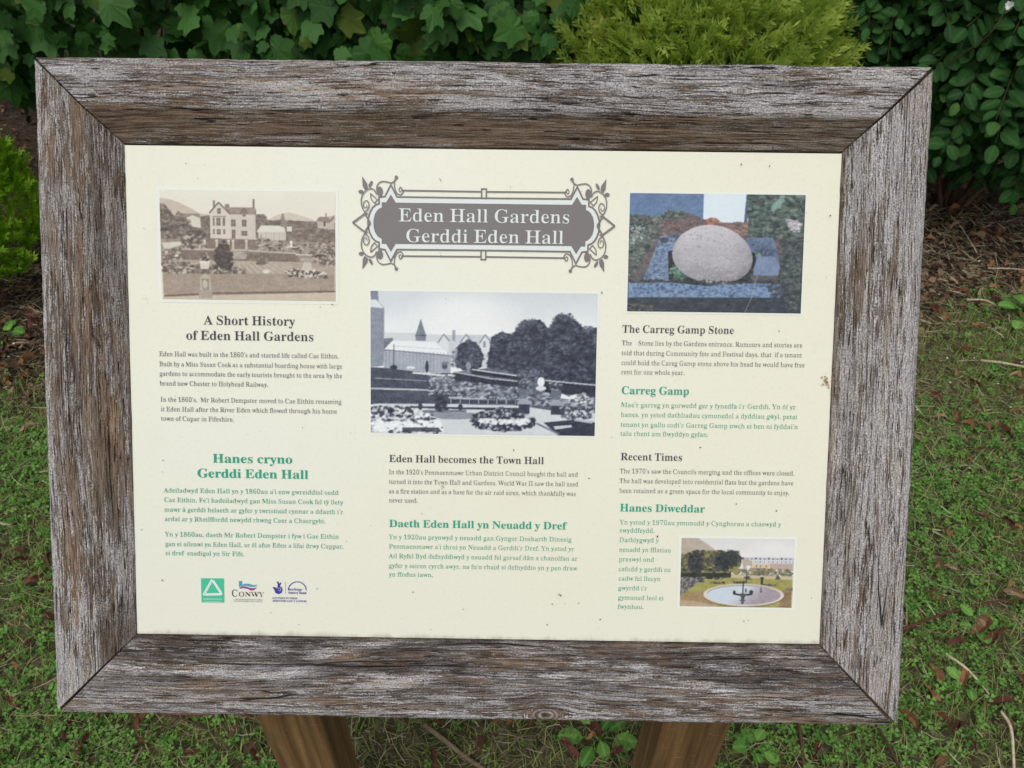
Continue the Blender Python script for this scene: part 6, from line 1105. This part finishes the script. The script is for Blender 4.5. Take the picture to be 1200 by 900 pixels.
def leaf_frames(n, outward, droop=(-.2, .5), jitter=.5, face=.6):
    """leaves whose faces look outward and up"""
    N = unit(outward*face+np.array([0, -.25, .75])+RNG.normal(0, jitter, (n, 3))*.55)
    t = unit(np.cross(N, RNG.normal(0, 1, (n, 3)))); down = np.tile([0, -.25, -1.], (n, 1)); y = unit(down-np.sum(down*N, 1, keepdims=True)*N+.9*t)
    y = unit(y-np.sum(y*N, 1, keepdims=True)*N); x = np.cross(y, N); return np.stack([x, y, N], -1)
def cloud(n, c, r, shell=.55, front=True):
    v = unit(RNG.normal(0, 1, (n, 3)))
    if front: v[:, 1] = np.where((v[:, 1] > .25) & (RNG.random(n) < .7), -v[:, 1], v[:, 1])
    rr = RNG.uniform(shell, 1, n)**.6; bump_ = 1+.16*fbm(v[:, 0]*2.3+c[0]*3, v[:, 2]*2.3+v[:, 1], 77, 3)
    return np.array(c)+v*np.array(r)*(rr*bump_)[:, None], v
def limbs(root, base, ends, r0, mat, name='branch', sag=.05):
    b = np.array(base)
    for E in ends:
        E = np.array(E); s = b+np.array([random.uniform(-.06, .06), random.uniform(-.05, .05), 0]); m1 = s*.6+E*.4+np.array([random.uniform(-.08, .08), random.uniform(-.05, .05), random.uniform(.02, .12)])
        m2 = s*.2+E*.8+np.array([random.uniform(-.05, .05), 0, .03]); P = smooth3([s-[0, 0, .04], m1, m2, E]); mb = MB(); tube(mb, P-b, r0*random.uniform(.7, 1.2), r0*.25, 6, tint=random.random()); link(name, mb.mesh(name, mat, True), root)

LOB = [lobed(k) for k in range(7)]; OVA = [oval(20+k, .34, .18, .015) for k in range(6)]; FRO = [frond(40+k, 8, .27) for k in range(6)]; FRL = [frond(60+k, 10, .2) for k in range(5)]
# the lobed-leaved shrubs that fill the top left and middle
def lobed_shrub(c, r, n, base, label, nparts=300):
    pos, v = cloud(n, c, r, .55); keep = pos[:, 2] > np.where(pos[:, 0] < -1.55, .52, .12); pos, v = pos[keep], v[keep]; n = len(pos)
    sc = .040+.072*RNG.random(n)**1.6; R = leaf_frames(n, v, jitter=.75)
    root = shrub('lobed_leaf_shrub', label, 'shrub', base, (pos, R, sc), 'leaf', LOB, M['lobed'], nparts, None)
    limbs(root, base, [pos[k]+np.array([0, .01, 0]) for k in RNG.choice(n, 22)], .007, M['redbark']); return root
lobed_shrub((-1.55, 2.98, .95), (.62, .55, .62), 1500, (-1.5, 3.05, 0), 'shrub with lobed maple-like leaves behind the top left corner of the frame')
lobed_shrub((-.62, 3.02, .82), (.66, .60, .62), 1700, (-.6, 3.1, 0), 'shrub with lobed green leaves and red stems behind the top rail, left of centre')
lobed_shrub((.18, 3.10, .72), (.50, .52, .55), 1200, (.2, 3.2, 0), 'darker lobed-leaf shrub between the left shrubs and the golden conifer')
# dark shrub mass further back
pos, v = cloud(5200, (0, 4.15, .9), (3.4, .75, 1.35), .3); keep = pos[:, 2] > .05; pos, v = pos[keep], v[keep]; n = len(pos)
tag(scatter('hedge_foliage', OVA+LOB[:3], pos, leaf_frames(n, v), RNG.uniform(.06, .12, n), M['oval'], 'dark dense hedge foliage behind the shrubs'), kind='stuff')
# the golden conifer
def conifer(c, r, n, base, label, mat, protos, smin, smax, nparts=300, name='golden_conifer', up=.55):
    v = unit(RNG.normal(0, 1, (n, 3))); v[:, 2] = np.where(v[:, 2] < -.3, -v[:, 2], v[:, 2]); v[:, 1] = np.where((v[:, 1] > .3) & (RNG.random(n) < .7), -v[:, 1], v[:, 1])
    lump = 1+.13*fbm(v[:, 0]*3.2, v[:, 2]*3.2+v[:, 1]*2, 83, 3); pos = np.array(c)+v*np.array(r)*(RNG.uniform(.62, 1, n)**.5*lump)[:, None]; keep = pos[:, 2] > .03; pos, v = pos[keep], v[keep]; n = len(pos)
    y = unit(v*np.array([1, 1, .6])+np.array([0, -.15, up])+RNG.normal(0, .28, (n, 3))); z = unit(np.cross(y, np.cross(v+RNG.normal(0, .5, (n, 3)), y))); x = np.cross(y, z)
    root = shrub(name, label, 'conifer', base, (pos-y*.03, np.stack([x, y, z], -1), RNG.uniform(smin, smax, n)), 'spray', protos, mat, nparts, None)
    limbs(root, base, [pos[k]*.8+np.array(c)*.2 for k in RNG.choice(n, 14)], .006, M['bark']); return root
conifer((.64, 2.80, .52), (.53, .48, .50), 2300, (.64, 2.9, 0), 'low golden green conifer behind the middle of the top rail', M['gold'], FRO, .075, .135)
conifer((-1.90, 2.28, .24), (.345, .30, .40), 3000, (-1.90, 2.32, 0), 'bright green feathery conifer at the left edge beside the frame', M['lime'], FRL, .05, .10, name='green_conifer', up=.9)
# the oval-leaved shrub on the right: arching shoots with paired leaves
def oval_shrub(c, r, shoots, base, label, leaf=(.034, .066), nparts=300, zmin=.05, fill=1500):
    root_pos = []; root_R = []; root_s = []; stems = []
    v = unit(RNG.normal(0, 1, (shoots*3, 3))); v[:, 1] = -np.abs(v[:, 1]); v = v[v[:, 2] > -.75][:shoots]
    for d in v:
        tip = np.array(c)+d*np.array(r)*random.uniform(.72, 1.05)
        if tip[2] < zmin: tip[2] = zmin+random.uniform(0, .08)
        inn = np.array(c)+d*np.array(r)*random.uniform(.25, .45); inn[2] += .08; mid = (tip+inn)/2+np.array([0, 0, .06]); P = smooth3([inn, mid, tip]); stems.append(P)
        L = np.linalg.norm(np.diff(P, axis=0), axis=1).sum(); k = max(4, int(L/.036)); side = 1
        for q in np.linspace(.15, 1, k):
            f = q*(len(P)-1); a = int(min(f, len(P)-2)); X = P[a]+(P[a+1]-P[a])*(f-a); T = unit(P[a+1]-P[a]); up = unit(np.array([d[0]*.3, -.45, .8])+RNG.normal(0, .22, 3)); sd = unit(np.cross(T, up))
            for sg in ((side, -side) if q < .99 else (0,)):
                y = unit(T*random.uniform(.35, .8)+sd*sg+np.array([0, 0, random.uniform(-.35, .1)])); n_ = unit(up-np.dot(up, y)*y); x = np.cross(y, n_)
                root_pos.append(X+y*.006); root_R.append(np.stack([x, y, n_], -1)); root_s.append(random.uniform(*leaf)*(1.1 if q > .4 else .85))
    p2, v2 = cloud(fill, c, np.array(r)*.8, .4); keep = p2[:, 2] > .06; p2, v2 = p2[keep], v2[keep]
    pos = np.concatenate([root_pos, p2]); R = np.concatenate([root_R, leaf_frames(len(p2), v2)]); s = np.concatenate([root_s, RNG.uniform(*leaf, len(p2))])
    root = shrub('oval_leaf_shrub', label, 'shrub', base, (pos, R, s), 'leaf', OVA, M['oval'], nparts, None)
    for P in stems: mb = MB(); tube(mb, P-np.array(base), .0018, .0009, 5, tint=random.random()*.5); link('stem', mb.mesh('stem', M['shoot'], True), root)
    limbs(root, base, [P[0] for P in stems[:12]], .010, M['bark']); return root
osr = oval_shrub((1.78, 2.86, .66), (.62, .56, .62), 150, (1.78, 2.95, 0), 'dark green shrub with paired oval leaves right of the frame', zmin=.14)
oval_shrub((1.28, 3.05, .80), (.46, .50, .52), 80, (1.3, 3.15, 0), 'dark oval-leaved shrub between the golden conifer and the right edge', (.034, .055), fill=1500)
# its one white flower
fp = on_plane(1182, 6, (0, 2.36, 0), (0, -1, 0)); b = np.array(osr.location); mb = MB()
for k in range(9):
    a = k*.7; d = np.array([math.cos(a), -.3*math.sin(a*2)-.3, math.sin(a)])*.013; s_ = np.array([-math.sin(a), 0, math.cos(a)])*.0045
    mb.add(np.array([fp, fp+d*.6+s_, fp+d, fp+d*.6-s_])-b, np.array([[0, 1, 2, 3]]))
link('flower', mb.mesh('flower', M['white']), osr)['label'] = 'small white flower at the tip of a shoot'
mb = MB(); tube(mb, smooth3([fp-b, fp-b+np.array([-.008, .03, -.09]), fp-b+np.array([-.03, .14, -.2])]), .0013, .0018, 5); link('flower_stalk', mb.mesh('flower_stalk', M['bark']), osr)
